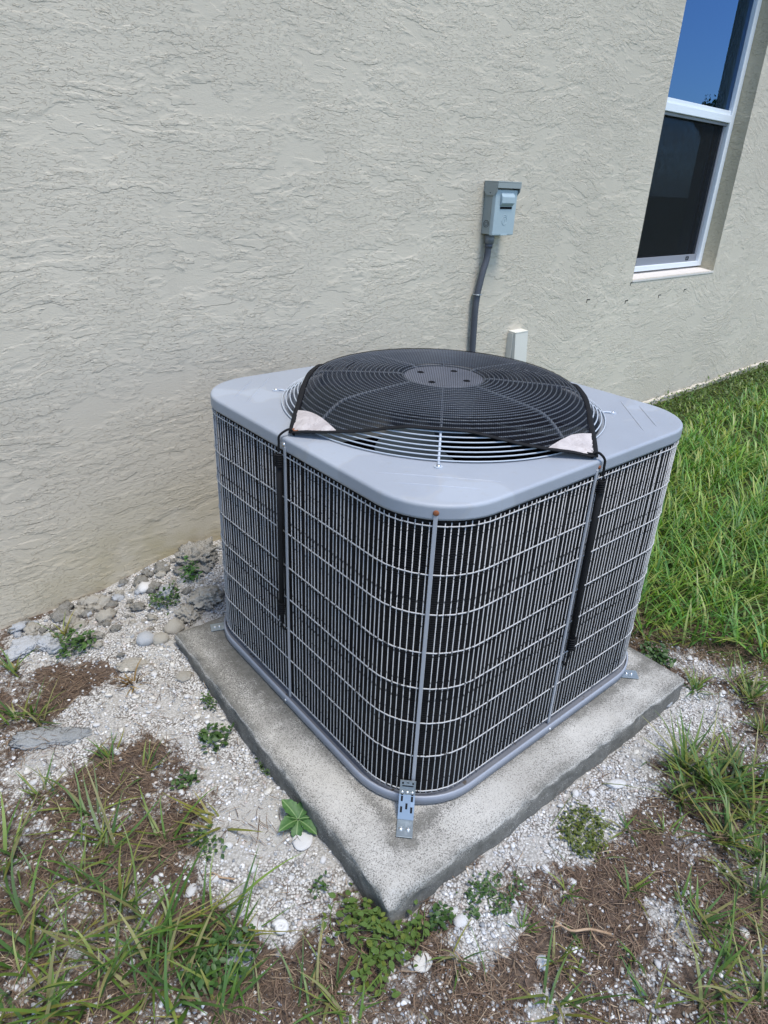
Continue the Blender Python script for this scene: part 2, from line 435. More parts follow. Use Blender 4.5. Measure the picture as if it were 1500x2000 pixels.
def tube_mesh(pts, rad, sides=8, closed=False, flat=None):
    """list of points -> (V,F). rad scalar or list; flat=(w,h,normal) gives a flattened section"""
    P = [Vector(p) for p in pts]; n = len(P)
    V = []; F = []
    prev = None
    for i in range(n):
        a = P[(i - 1) % n] if (closed or i > 0) else P[i]
        b = P[(i + 1) % n] if (closed or i < n - 1) else P[i]
        t = (b - a).normalized()
        ref = Vector((0, 0, 1)) if flat is not None else (prev if prev is not None else (Vector((0, 0, 1)) if abs(t.z) < 0.9 else Vector((1, 0, 0))))
        x = (ref - t * ref.dot(t)).normalized(); y = t.cross(x)
        prev = x
        r = rad[i] if hasattr(rad, '__len__') else rad
        for k in range(sides):
            an = 2 * PI * k / sides
            if flat is not None: V.append(P[i] + x * math.cos(an) * flat[1] / 2 + y * math.sin(an) * flat[0] / 2)
            else: V.append(P[i] + (x * math.cos(an) + y * math.sin(an)) * r)
    m = n if closed else n - 1
    for i in range(m):
        for k in range(sides):
            a = i * sides + k; b = i * sides + (k + 1) % sides
            c = ((i + 1) % n) * sides + (k + 1) % sides; d = ((i + 1) % n) * sides + k
            F.append((a, b, c, d))
    return np.array([tuple(v) for v in V]), F, n
def tube(name, pts, rad, mat, parent=None, sides=8, closed=False, flat=None):
    V, F, n = tube_mesh(pts, rad, sides, closed, flat)
    me = bpy.data.meshes.new(name)
    F = [tuple(f) for f in F]
    if not closed:
        F.append(tuple(reversed(range(sides)))); F.append(tuple(range((n - 1) * sides, n * sides)))
    me.from_pydata(V.tolist(), [], F); me.update()
    return link(name, me, mat, parent, True)

def rsq(a, R, n=10):
    pts = []
    for cx, cy, s in ((1, 1, 0), (-1, 1, 1), (-1, -1, 2), (1, -1, 3)):
        for t in np.linspace(0, PI / 2, n):
            t = t + s * PI / 2
            pts.append((cx * (a - R) + R * math.cos(t), cy * (a - R) + R * math.sin(t)))
    return pts
def resample_rsq(a, R, N, off=0.0):
    """N points evenly spaced along a rounded square, with outward normals"""
    p = np.array(rsq(a, R, 40)); q = np.vstack([p, p[:1]])
    s = np.concatenate([[0], np.cumsum(np.linalg.norm(np.diff(q, axis=0), axis=1))])
    t = (np.arange(N) + off) / N * s[-1]
    return np.stack([np.interp(t, s, q[:, 0]), np.interp(t, s, q[:, 1])], 1), s[-1]
def loft(name, loops, mat, parent=None, smooth=True, cap0=False, cap1=False):
    """loops: list of lists of 3d points with equal counts, closed rings"""
    n = len(loops[0]); V = [tuple(p) for l in loops for p in l]; F = []
    for i in range(len(loops) - 1):
        for k in range(n):
            F.append((i * n + k, i * n + (k + 1) % n, (i + 1) * n + (k + 1) % n, (i + 1) * n + k))
    if cap0: F.append(tuple(reversed(range(n))))
    if cap1: F.append(tuple(range((len(loops) - 1) * n, len(loops) * n)))
    me = bpy.data.meshes.new(name); me.from_pydata(V, [], F); me.update()
    return link(name, me, mat, parent, smooth)

def ico_np(sub):
    bm = bmesh.new(); bmesh.ops.create_icosphere(bm, subdivisions=sub, radius=1.0)
    V = np.array([v.co[:] for v in bm.verts]); F = np.array([[v.index for v in f.verts] for f in bm.faces]); bm.free()
    return V, F

# ------------------------------------------------------------------ numpy noise, masks, ground height
_tab = np.random.default_rng(3).random((256, 256))
def vnoise(x, y, s, seed=0):
    x = np.asarray(x, float) * s + seed * 17.31; y = np.asarray(y, float) * s + seed * 9.77
    xi = np.floor(x).astype(int); yi = np.floor(y).astype(int); fx = x - xi; fy = y - yi
    fx = fx * fx * (3 - 2 * fx); fy = fy * fy * (3 - 2 * fy)
    g = lambda a, b: _tab[a & 255, b & 255]
    return (g(xi, yi) * (1 - fx) + g(xi + 1, yi) * fx) * (1 - fy) + (g(xi, yi + 1) * (1 - fx) + g(xi + 1, yi + 1) * fx) * fy
def fbm(x, y, s, o=3, seed=0):
    r = 0; a = 0.5; t = 0
    for i in range(o): r = r + a * vnoise(x, y, s * 2 ** i, seed + i); t += a; a *= 0.5
    return r / t
def sstep(x, a, b):
    t = np.clip((np.asarray(x, float) - a) / (b - a), 0, 1); return t * t * (3 - 2 * t)
def pip(x, y, poly):
    ins = np.zeros(np.shape(x), bool); j = len(poly) - 1
    for i in range(len(poly)):
        xi, yi = poly[i]; xj, yj = poly[j]
        if yi != yj:
            ins ^= ((yi > y) != (yj > y)) & (x < (xj - xi) * (y - yi) / (yj - yi) + xi)
        j = i
    return ins
G1 = [(-0.957, 0.745), (-0.86, 0.83), (-0.495, 0.86), (-0.1, 0.87), (-0.1, 0.40), (-0.50, 0.40), (-0.52, 0.12), (-0.53, -0.158), (-0.54, -0.409), (-0.567, -0.452), (-0.611, -0.424), (-0.662, -0.461), (-0.738, -0.457), (-0.786, -0.411), (-0.777, -0.347), (-0.794, -0.308), (-0.831, -0.234), (-0.79, -0.16), (-0.731, -0.079), (-0.723, 0.002), (-0.706, 0.125), (-0.81, 0.184), (-0.916, 0.187), (-0.931, 0.296), (-0.877, 0.396), (-0.743, 0.404), (-0.748, 0.511), (-0.838, 0.578), (-0.91, 0.606), (-0.976, 0.655)]
G1b = [(-1.061, 0.261), (-0.983, 0.315), (-0.907, 0.218), (-0.943, 0.135), (-1.029, 0.133), (-1.089, 0.132)]
G1c = [(-0.916, -0.134), (-0.864, -0.16), (-0.898, -0.264), (-0.939, -0.244), (-0.943, -0.166)]
G1d = [(-1.098, -0.21), (-1.024, -0.224), (-1.038, -0.319), (-1.098, -0.301)]
SAND = [(-0.726, -0.083), (-0.553, -0.145), (-0.559, -0.353), (-0.562, -0.409), (-0.643, -0.288), (-0.735, -0.26), (-0.787, -0.206)]
G2 = [(0.46, -0.50), (0.565, -0.616), (0.53, -0.689), (0.436, -0.731), (0.312, -0.658), (0.204, -0.648), (0.08, -0.667), (-0.041, -0.676), (-0.136, -0.725), (-0.222, -0.673), (-0.306, -0.608), (-0.393, -0.707), (-0.469, -0.698), (-0.525, -0.637), (-0.52, -0.57), (-0.465, -0.54), (0.0, -0.54)]
G3 = [(0.567, -0.394), (0.664, -0.457), (0.689, -0.587), (0.73, -0.687), (0.685, -0.706), (0.587, -0.606), (0.555, -0.515)]
G4 = [(-0.488, -0.762), (-0.391, -0.797), (-0.389, -0.88), (-0.492, -0.872), (-0.559, -0.801)]
G5 = [(-0.18, -0.8), (-0.08, -0.852), (-0.083, -0.926), (-0.185, -0.927), (-0.226, -0.849)]
LAWN = [(0.47, -0.28), (0.61, -0.335), (0.69, -0.42), (0.74, -0.60), (0.80, -0.70), (0.95, -1.0), (1.1, -1.6), (60, -8), (60, 0.9), (0.47, 0.9)]
def soft(x, y, polys, seed, jit=0.03, k=6):
    acc = np.zeros(np.shape(x))
    for i in range(k):
        jx = (fbm(x, y, 14, 3, seed + 5 * i) - 0.5) * 2 * jit * 2; jy = (fbm(x, y, 14, 3, seed + 40 + 5 * i) - 0.5) * 2 * jit * 2
        m = np.zeros(np.shape(x), bool)
        for p in polys: m |= pip(x + jx, y + jy, p)
        acc += m
    return acc / k
def gravel(x, y):
    a = soft(x, y, [G1, G2], 1, 0.05, 8)
    b = soft(x, y, [G1b, G1c, G1d, G3, G4, G5], 2, 0.05)
    sparse = 0.47 * sstep(fbm(x, y, 9, 3, 8), 0.42, 0.62)
    return np.clip(np.maximum(np.maximum(a * (0.72 + 0.5 * sstep(fbm(x, y, 30, 3, 12), 0.3, 0.55)), 0.75 * b), sparse), 0, 1)
def lawnm(x, y): return soft(x, y, [LAWN], 3, 0.05)
def sandm(x, y): return soft(x, y, [SAND], 4, 0.04)
WYAW, WY = 0.0308563, 0.8650449
def wall_y(x): return WY + math.tan(WYAW) * np.asarray(x)
def height(x, y):
    x = np.asarray(x, float); y = np.asarray(y, float)
    h = -0.070 + 0 * x
    h = h + 0.022 * sstep(y, 0.0, 0.36) * sstep(x, -0.98, -0.62) * (1 - sstep(x, 0.2, 0.5))
    h = h + 0.040 * sstep(x, -0.66, -0.36) * sstep(y, 0.50, 0.74) * (1 - sstep(x, 0.1, 0.5))
    near = np.exp(-((x + 0.3) ** 2 + (y + 0.2) ** 2) / 6.0)
    h = h + (fbm(x, y, 5, 4, 21) - 0.5) * 0.020 * near + (fbm(x, y, 40, 2, 25) - 0.5) * 0.006 * near
    h = h + 0.010 * soft_thatch(x, y)
    return h
def soft_thatch(x, y):
    return sstep(fbm(x, y, 8, 3, 31), 0.4, 0.65) * (1 - sstep(np.asarray(y), 0.35, 0.6))

# ================================================================== GROUND
def axis(a, b, step, far):
    core = np.arange(a, b + 1e-6, step); out = []
    d = step; v = b
    while v < far: d *= 1.35; v += d; out.append(v)
    neg = []; d = step; v = a
    while v > -far: d *= 1.35; v -= d; neg.append(v)
    return np.concatenate([neg[::-1], core, out])
gx = axis(-1.45, 1.25, 0.011, 150); gy = axis(-1.35, 0.92, 0.011, 150)
GX, GY = np.meshgrid(gx, gy); X = GX.ravel(); Y = GY.ravel()
ny, nx = GX.shape
idx = np.arange(nx * ny).reshape(ny, nx)
GF = np.stack([idx[:-1, :-1], idx[:-1, 1:], idx[1:, 1:], idx[1:, :-1]], -1).reshape(-1, 4)
far_lawn = np.maximum(lawnm(X, Y), ((np.abs(X) > 2.2) | (Y < -2.0) | (Y > 1.2)).astype(float))
g = np_mesh('ground', np.stack([X, Y, height(X, Y)], 1), GF, M['ground'], smooth=True,
            attrs=dict(gravel=gravel(X, Y) * (1 - far_lawn), lawn=far_lawn, sand=sandm(X, Y)))
tag(g, 'brown thatchy yard soil with patches of white shell gravel', kind='structure')

# ================================================================== HOUSE WALL + WINDOW
house = empty('house', (0, WY, 0), WYAW)
tag(house, 'cream beige stucco house wall with rough trowelled texture behind the air conditioner', 'house')
S0, S1, Z0, Z1 = 2.39, 3.40, 0.752, 2.46
me = bpy.data.meshes.new('wall')
xs = [-4.0, S0, S1, 9.0]; zs = [-0.3, Z0, Z1, 2.9]
V = [(x, 0, z) for z in zs for x in xs]; F = []
for j in range(3):
    for i in range(3):
        if not (i == 1 and j == 1): F.append((j * 4 + i, j * 4 + i + 1, (j + 1) * 4 + i + 1, (j + 1) * 4 + i))
me.from_pydata(V, [], F); me.update()
link('wall', me, M['stucco'], house)
def reveal(name, quad, mat):
    me = bpy.data.meshes.new(name); me.from_pydata(quad, [], [(0, 1, 2, 3)]); me.update(); return link(name, me, mat, house)
DEP = 0.20
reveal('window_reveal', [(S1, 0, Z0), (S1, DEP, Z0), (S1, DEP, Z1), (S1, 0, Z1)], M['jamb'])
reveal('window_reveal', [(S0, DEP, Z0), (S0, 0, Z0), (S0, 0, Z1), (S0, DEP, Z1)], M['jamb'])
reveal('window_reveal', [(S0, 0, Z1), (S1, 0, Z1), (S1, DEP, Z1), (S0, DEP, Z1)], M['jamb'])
bm = bmesh.new()
sv = [bm.verts.new(p) for p in ((S0, -0.003, Z0 - 0.004), (S1, -0.003, Z0 - 0.004), (S1, 0.14, Z0 + 0.016), (S0, 0.14, Z0 + 0.016),
                                (S0, -0.003, Z0 - 0.014), (S1, -0.003, Z0 - 0.014), (S1, 0.14, Z0 - 0.014), (S0, 0.14, Z0 - 0.014))]
for f in ((0, 1, 2, 3), (4, 5, 1, 0), (5, 6, 2, 1), (6, 7, 3, 2), (7, 4, 0, 3), (7, 6, 5, 4)): bm.faces.new([sv[i] for i in f])
from_bm('window_sill', bm, M['sill'], house)
win = empty('window'); win.parent = house
def wbox(name, *a, mat='vinyl', bev=0.003): return box(name, *a, M[mat], win, bev)
fy0, fy1 = 0.088, 0.150
wbox('frame_jamb', S0 + 0.001, S0 + 0.05, fy0, fy1, Z0 + 0.021, Z1 - 0.001)
wbox('frame_jamb', S1 - 0.052, S1 - 0.001, fy0, fy1, Z0 + 0.021, Z1 - 0.001)
wbox('frame_sill', S0 + 0.051, S1 - 0.053, fy0, fy1, Z0 + 0.021, Z0 + 0.050)
wbox('frame_head', S0 + 0.051, S1 - 0.053, fy0, fy1, Z1 - 0.05, Z1 - 0.001)
wbox('meeting_rail', S0 + 0.051, S1 - 0.053, fy0 - 0.002, fy1, 1.588, 1.628)
wbox('meeting_rail_lip', S0 + 0.051, S1 - 0.053, fy0 + 0.008, fy1, 1.6285, 1.652)
wbox('screen_track', S0 + 0.051, S1 - 0.053, fy0 + 0.012, fy1 - 0.03, 1.572, 1.5875, mat='grey_alu', bev=0.001)
wbox('screen_frame', S0 + 0.052, S1 - 0.054, 0.106, 0.118, 0.8025, 0.845, mat='grey_alu', bev=0.002)
wbox('screen_frame', S1 - 0.082, S1 - 0.064, 0.106, 0.118, 0.8455, 1.571, mat='grey_alu', bev=0.002)
wbox('screen_frame', S0 + 0.064, S0 + 0.082, 0.106, 0.118, 0.8455, 1.571, mat='grey_alu', bev=0.002)
for sx in (S0 + 0.16, S1 - 0.20):
    bm = bmesh.new()
    bm_box(bm, sx, sx + 0.034, 0.1025, 0.1055, 0.812, 0.816); bm_box(bm, sx, sx + 0.034, 0.1025, 0.1055, 0.830, 0.834)
    bm_box(bm, sx, sx + 0.005, 0.1025, 0.1055, 0.8162, 0.8298); bm_box(bm, sx + 0.029, sx + 0.034, 0.1025, 0.1055, 0.8162, 0.8298)
    from_bm('screen_latch', bm, M['black'], win)
def pane(name, y, z0, z1, mat, x0=S0 + 0.051, x1=S1 - 0.053):
    me = bpy.data.meshes.new(name); me.from_pydata([(x0, y, z0), (x1, y, z0), (x1, y, z1), (x0, y, z1)], [], [(0, 1, 2, 3)]); me.update()
    return link(name, me, mat, win)
pane('upper_pane', 0.112, 1.652, Z1 - 0.05, M['glass'])
pane('insect_screen', 0.112, 0.845, 1.572, M['insect'])
pane('lower_pane', 0.136, 0.80, 1.60, M['glass'])
rb = bm_box(bmesh.new(), S0 - 0.4, S1 + 0.4, 0.21, 1.6, Z0 - 0.2, Z1 + 0.2)
for f in list(rb.faces):
    if f.normal.y < -0.9: rb.faces.remove(f)
from_bm('room', rb, M['room'], win)
# bare footing below the plaster, ragged upper edge, and the eave above
n = 420
fx = np.linspace(1.2, 9.0, n)
top = -0.060 + 0.05 * fbm(fx, fx * 0, 2.2, 4, 51) + 0.012 * (fbm(fx, fx * 0 + 3, 25, 2, 52) - 0.5)
V = []; F = []
for i in range(n):
    V += [(fx[i], -0.016, -0.25), (fx[i], -0.016, top[i] - 0.006), (fx[i], -0.010, top[i]), (fx[i], 0.004, top[i] + 0.003)]
for i in range(n - 1):
    for k in range(3): F.append((i * 4 + k, (i + 1) * 4 + k, (i + 1) * 4 + k + 1, i * 4 + k + 1))
me = bpy.data.meshes.new('footing'); me.from_pydata(V, [], F); me.update(); link('footing', me, M['footing'], house)
box('eave_soffit', -4, 9, -0.20, 0.3, 2.905, 3.05, M['vinyl'], house)
# small nicks in the plaster under the sill
for (sx, sz) in ((1.962, 0.674), (2.355, 0.639), (2.729, 0.642), (3.046, 0.654), (2.376, 0.735)):
    bm = bmesh.new(); bm_box(bm, sx, sx + 0.030, -0.0015, 0.001, sz, sz + 0.004); bm_box(bm, sx, sx + 0.004, -0.0015, 0.001, sz - 0.014, sz - 0.0002)
    from_bm('plaster_nick', bm, M['black'], house)

def wobj(name, label, cat):
    o = empty(name, (0, WY, 0), WYAW); tag(o, label, cat); return o

# ================================================================== DISCONNECT BOX
db = wobj('disconnect_box', 'grey blue metal electrical disconnect box mounted on the stucco wall', 'electrical box')
bx0, bx1, bz0, bz1 = 1.070, 1.204, 1.012, 1.212
box('enclosure', bx0 + 0.002, bx1 - 0.002, -0.044, -0.001, bz0, bz1 - 0.006, M['box_shaded'], db, 0.002)
box('front_cover', bx0 - 0.001, bx1 + 0.001, -0.064, -0.0445, bz0 - 0.003, bz1 - 0.03, M['box'], db, 0.004)
bm = bmesh.new()   # rain hood: top plate, front lip, chamfered ears
bm_box(bm, bx0 - 0.006, bx1 + 0.007, -0.074, 0.0, bz1 - 0.004, bz1 + 0.001, 0.0015)
bm_box(bm, bx0 - 0.006, bx1 + 0.007, -0.074, -0.0715, bz1 - 0.024, bz1 - 0.0042)
for x in (bx0 - 0.006, bx1 + 0.0045):
    prof = [(-0.0713, bz1 - 0.0042), (-0.0713, bz1 - 0.036), (-0.058, bz1 - 0.052), (-0.016, bz1 - 0.052), (-0.002, bz1 - 0.036), (-0.002, bz1 - 0.0042)]
    a = [bm.verts.new((x, y, z)) for y, z in prof]; b = [bm.verts.new((x + 0.0025, y, z)) for y, z in prof]
    bm.faces.new(a); bm.faces.new(b[::-1])
    for i in range(6): bm.faces.new((a[i], b[i], b[(i + 1) % 6], a[(i + 1) % 6]))
from_bm('rain_hood', bm, M['box_shaded'], db)
bm = bmesh.new()   # pull handle moulded in the cover: wedge with open underside
hx0, hx1 = 1.098, 1.179
q = [(-0.0642, 1.173), (-0.075, 1.156), (-0.075, 1.132), (-0.0642, 1.120)]
a = [bm.verts.new((hx0, y, z)) for y, z in q]; b = [bm.verts.new((hx1, y, z)) for y, z in q]
bm.faces.new(a); bm.faces.new(b[::-1])
for i in range(4): bm.faces.new((a[i], b[i], b[(i + 1) % 4], a[(i + 1) % 4]))
bmesh.ops.bevel(bm, geom=list(bm.edges), offset=0.0015, segments=1, affect='EDGES')
from_bm('pull_handle', bm, M['box'], db)
box('handle_shade', hx0 + 0.003, hx1 - 0.003, -0.0648, -0.0642, 1.110, 1.119, M['dark'], db)  # thin dark strip painting the shade under the handle
def ringpts(c, r, ax, n=20): return [tuple(np.array(c) + r * math.cos(2 * PI * i / n) * np.array(ax[0]) + r * math.sin(2 * PI * i / n) * np.array(ax[1])) for i in range(n)]
XZ = ((1, 0, 0), (0, 0, 1)); YZ = ((0, 1, 0), (0, 0, 1))
tube('embossed_emblem', ringpts((1.137, -0.0642, 1.066), 0.016, XZ), 0.0011, M['box'], db, 6, True)
tube('embossed_stroke', [(1.128, -0.0642, 1.062), (1.140, -0.0642, 1.064), (1.136, -0.0642, 1.070), (1.146, -0.0642, 1.072)], 0.0010, M['box'], db, 5)
tube('embossed_stroke', [(1.124, -0.0642, 1.083), (1.134, -0.0642, 1.089), (1.150, -0.0642, 1.084)], 0.0010, M['box'], db, 5)
tube('knockout_ring', ringpts((bx0 + 0.0015, -0.024, 1.052), 0.013, YZ), 0.0009, M['dark'], db, 5, True)
tube('knockout_ring', ringpts((bx0 + 0.0015, -0.024, 1.052), 0.007, YZ, 14), 0.0007, M['dark'], db, 5, True)
tube('hood_rivet', [(bx0 - 0.0065, -0.036, bz1 - 0.043), (bx0 - 0.0055, -0.036, bz1 - 0.043)], 0.0022, M['dark'], db, 6)
box('bottom_lip', bx0 + 0.05, bx0 + 0.092, -0.0665, -0.0645, bz0 - 0.003, bz0 + 0.002, M['box'], db, 0.0008)

# ================================================================== CONDUIT
cd = wobj('conduit', 'dark grey flexible conduit running down the wall from the electrical box', 'conduit')
cp = [(1.101, -0.026, 1.000), (1.099, -0.026, 0.955), (1.096, -0.026, 0.915), (1.080, -0.025, 0.862), (1.070, -0.024, 0.815), (1.063, -0.022, 0.772), (1.059, -0.022, 0.71), (1.062, -0.022, 0.63), (1.068, -0.022, 0.515), (1.07, -0.026, 0.36), (1.03, -0.06, 0.27), (0.95, -0.2, 0.25), (0.84, -0.36, 0.26)]
def smooth_path(p, k=6):
    p = [Vector(q) for q in p]; out = []
    for i in range(len(p) - 1):
        a = p[max(i - 1, 0)]; b = p[i]; c = p[i + 1]; d = p[min(i + 2, len(p) - 1)]
        for j in range(k):
            t = j / k
            out.append(0.5 * ((2 * b) + (c - a) * t + (2 * a - 5 * b + 4 * c - d) * t * t + (3 * b - a - 3 * c + d) * t ** 3))
    out.append(p[-1]); return out
sp_ = smooth_path(cp, 14)
tube('conduit_hose', sp_, [0.0137 + 0.0006 * (i % 2) for i in range(len(sp_))], M['conduit'], cd, 12)
tube('box_connector', [(1.1015, -0.026, 1.0085), (1.1015, -0.026, 0.975)], 0.0195, M['connector'], cd, 14)
tube('connector_collar', [(1.1005, -0.026, 0.9745), (1.0995, -0.026, 0.957)], 0.0165, M['conduit'], cd, 14)
tube('strap_clip', ringpts((1.0625, -0.0215, 0.770), 0.0158, ((1, 0, 0), (0, 1, 0)), 18), 0.002, M['zinc'], cd, 6, True, (0.014, 0.003))
box('strap_tab', 1.078, 1.094, -0.006, -0.001, 0.763, 0.778, M['zinc'], cd, 0.001)

# ================================================================== LINE SET COVER
lc = wobj('line_set_cover', 'cream plastic line set cover standing open against the wall beyond the unit', 'pipe cover')
bm = bmesh.new()
def slab(bm, p):   # 8 points: bottom 4 then top 4
    v = [bm.verts.new(q) for q in p]
    for f in ((3, 2, 1, 0), (4, 5, 6, 7), (0, 1, 5, 4), (1, 2, 6, 5), (2, 3, 7, 6), (3, 0, 4, 7)): bm.faces.new([v[i] for i in f])
slab(bm, [(1.350, -0.075, 0.12), (1.444, -0.075, 0.12), (1.444, -0.070, 0.12), (1.350, -0.070, 0.12), (1.338, -0.042, 0.575), (1.432, -0.042, 0.575), (1.432, -0.037, 0.575), (1.338, -0.037, 0.575)])
slab(bm, [(1.439, -0.0698, 0.12), (1.444, -0.0698, 0.12), (1.444, -0.030, 0.12), (1.439, -0.030, 0.12), (1.427, -0.0368, 0.575), (1.432, -0.0368, 0.575), (1.432, -0.002, 0.575), (1.427, -0.002, 0.575)])
slab(bm, [(1.350, -0.0698, 0.12), (1.354, -0.0698, 0.12), (1.354, -0.055, 0.12), (1.350, -0.055, 0.12), (1.338, -0.0368, 0.575), (1.342, -0.0368, 0.575), (1.342, -0.022, 0.575), (1.338, -0.022, 0.575)])
slab(bm, [(1.337, -0.043, 0.5755), (1.433, -0.043, 0.5755), (1.433, -0.001, 0.5755), (1.337, -0.001, 0.5755), (1.337, -0.043, 0.580), (1.433, -0.043, 0.580), (1.433, -0.001, 0.583), (1.337, -0.001, 0.583)])
from_bm('cover_shell', bm, M['cover'], lc)
bm = bmesh.new()
slab(bm, [(1.338, -0.030, 0.12), (1.342, -0.030, 0.12), (1.342, -0.001, 0.12), (1.338, -0.001, 0.12), (1.3335, -0.030, 0.574), (1.3375, -0.030, 0.574), (1.3375, -0.001, 0.574), (1.3335, -0.001, 0.574)])
from_bm('back_channel', bm, M['cover'], lc)
box('gap_shade', 1.3435, 1.426, -0.034, -0.004, 0.12, 0.57, M['dark'], lc)  # solid dark block stands in for the shade inside the open cover

# ================================================================== CONCRETE PAD
PY = -0.02003
pad = empty('concrete_pad', (0, 0, 0), PY)
tag(pad, 'weathered square concrete pad with dark mildewed sides under the air conditioner', 'concrete pad')
px0, px1, py0, py1 = -0.5688, 0.4671, -0.5548, 0.420
N = 110
bm = bmesh.new()
def ss(v, a, b): 
    t = min(1, max(0, (v - a) / (b - a))); return t * t * (3 - 2 * t)
lev = [(0.0, 0.0), (0.0, 0.0)]
grid = {}
us = np.linspace(0, 1, N + 1)
rows = []
gr_v = []
def padv(x, y, z, gval):
    v = bm.verts.new((x, y, z)); gr_v.append(gval); return v
def edge_wob(s, k): return 0.006 * (float(fbm(np.array([s]), np.array([k * 3.1]), 6, 3, 60)[0]) - 0.5) + 0.004 * (float(fbm(np.array([s]), np.array([k * 3.1]), 45, 2, 61)[0]) - 0.5)
for j in range(N + 1):
    r = []
    for i in range(N + 1):
        x = px0 + (px1 - px0) * us[i]; y = py0 + (py1 - py0) * us[j]
        d = min(i, j, N - i, N - j)
        z = -0.001 * 0 + 0.0024 * (float(fbm(np.array([x]), np.array([y]), 9, 3, 62)[0]) - 0.5) - 0.0013
        if d == 0: z -= 0.0032
        dc = math.hypot(x - px0, (y - py0))
        z -= 0.012 * (1 - ss(dc, 0.0, 0.035)) + 0.02 * (1 - ss(math.hypot(x - px0 - 0.022, y - py0), 0.0, 0.022)) * ss(x, px0, px0 + 0.01)
        if i == 0: x += edge_wob(y, 1)
        if i == N: x += edge_wob(y, 2)
        if j == 0: y += edge_wob(x, 3)
        if j == N: y += edge_wob(x, 4)
        # mildew: left margin beside the unit, back-left corner; contact shade painted along the unit's foot
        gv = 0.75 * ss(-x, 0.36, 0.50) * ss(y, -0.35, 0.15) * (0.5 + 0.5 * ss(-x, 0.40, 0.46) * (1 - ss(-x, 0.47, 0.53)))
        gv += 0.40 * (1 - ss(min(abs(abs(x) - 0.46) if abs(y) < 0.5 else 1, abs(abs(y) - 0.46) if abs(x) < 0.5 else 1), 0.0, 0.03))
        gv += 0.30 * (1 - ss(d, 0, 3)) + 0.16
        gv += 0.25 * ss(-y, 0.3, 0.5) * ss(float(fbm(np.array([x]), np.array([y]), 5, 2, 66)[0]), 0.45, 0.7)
        r.append(padv(x, y, z, min(1, gv)))
    rows.append(r)
for j in range(N):
    for i in range(N): bm.faces.new((rows[j][i], rows[j][i + 1], rows[j + 1][i + 1], rows[j + 1][i]))
per = [rows[0][i] for i in range(N)] + [rows[j][N] for j in range(N)] + [rows[N][i] for i in range(N, 0, -1)] + [rows[j][0] for j in range(N, 0, -1)]
nrm_ = [(0, -1)] * N + [(1, 0)] * N + [(0, 1)] * N + [(-1, 0)] * N
last = per
for li, (zz, out) in enumerate(((-0.007, 0.0025), (-0.016, 0.0035), (-0.03, 0.004), (-0.05, 0.005), (-0.075, 0.004), (-0.13, 0.006))):
    cur = []
    for k, v in enumerate(per):
        nxx, nyy = nrm_[k]; wob = (float(fbm(np.array([v.co.x + v.co.y]), np.array([zz * 3 + nxx]), 30, 3, 63)[0]) - 0.5) * 0.013
        cz = zz + (v.co.z + 0.0045 if li < 3 else 0) * 0.9
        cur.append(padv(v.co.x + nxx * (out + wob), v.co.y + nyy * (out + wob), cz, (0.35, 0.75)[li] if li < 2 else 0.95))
    m_ = len(per)
    for k in range(m_): bm.faces.new((last[k], cur[k], cur[(k + 1) % m_], last[(k + 1) % m_]))
    last = cur
me = bpy.data.meshes.new('slab'); bm.to_mesh(me); bm.free()
a = me.attributes.new('grime_shade', 'FLOAT', 'POINT'); a.data.foreach_set('value', np.array(gr_v, np.float32))
link('slab', me, M['concrete'], pad, True)

# ================================================================== AIR CONDITIONER
ac = empty('air_conditioner', (0, 0, 0))
tag(ac, 'grey air conditioner condenser with wire grille sides and domed fan guard', 'air conditioner')
HB, HT = 0.680, 0.709
A, RL = 0.450, 0.150
# lid: skirt, rolled edge, flat top, opening
NL = 160
def ring_of(a, R): 
    p, _ = resample_rsq(a, R, NL); return p
def ang_circle(r):
    p = ring_of(A, RL); th = np.arctan2(p[:, 1], p[:, 0]); return np.stack([r * np.cos(th), r * np.sin(th)], 1)
loops = []
def addl(p, z): loops.append([(q[0], q[1], z) for q in p])
addl(ring_of(A - 0.003, RL - 0.003), HB + 0.018)
addl(ring_of(A - 0.003, RL - 0.003), HB)
addl(ring_of(A, RL), HB)
addl(ring_of(A, RL), HB + 0.004)
addl(ring_of(A, RL), HT - 0.0085)
addl(ring_of(A, RL), HT - 0.0065)
for k in range(1, 6):
    th = k / 5 * PI / 2
    addl(ring_of(A - 0.0065 * (1 - math.cos(th)), RL - 0.0065 * (1 - math.cos(th))), HT - 0.0065 + 0.0065 * math.sin(th))
addl(ring_of(A - 0.009, RL - 0.009), HT)
addl(ring_of(A - 0.03, RL - 0.02), HT + 0.0005)
mid = (ring_of(A - 0.03, RL - 0.02) + ang_circle(0.395)) / 2
addl(mid, HT + 0.001)
addl(ang_circle(0.395), HT + 0.001)
addl(ang_circle(0.385), HT + 0.001)
addl(ang_circle(0.3775), HT - 0.003)
addl(ang_circle(0.376), HT - 0.012)
addl(ang_circle(0.374), HT - 0.09)
lid = loft('lid', loops, M['lid'], ac)
for sx, sy in ((1, 1), (1, -1), (-1, -1), (-1, 1)):
    dx, dy = sx / 2 ** 0.5, sy / 2 ** 0.5
    for dg, hl in ((0.458, 0.122), (0.497, 0.081)):
        c = Vector((dx * dg, dy * dg, HT + 0.0002)); t = Vector((-dy, dx, 0))
        pts = [c + t * hl * q for q in np.linspace(-1, 1, 9)]
        rad = [0.0006, 0.0026] + [0.003] * 5 + [0.0026, 0.0006]
        V, Fq, n_ = tube_mesh(pts, rad, 8)
        V[:, 2] = HT + (V[:, 2] - HT) * 0.8
        me = bpy.data.meshes.new('embossed_rib'); me.from_pydata(V.tolist(), [], [tuple(f) for f in Fq]); me.update(); link('embossed_rib', me, M['lid'], lid, True)
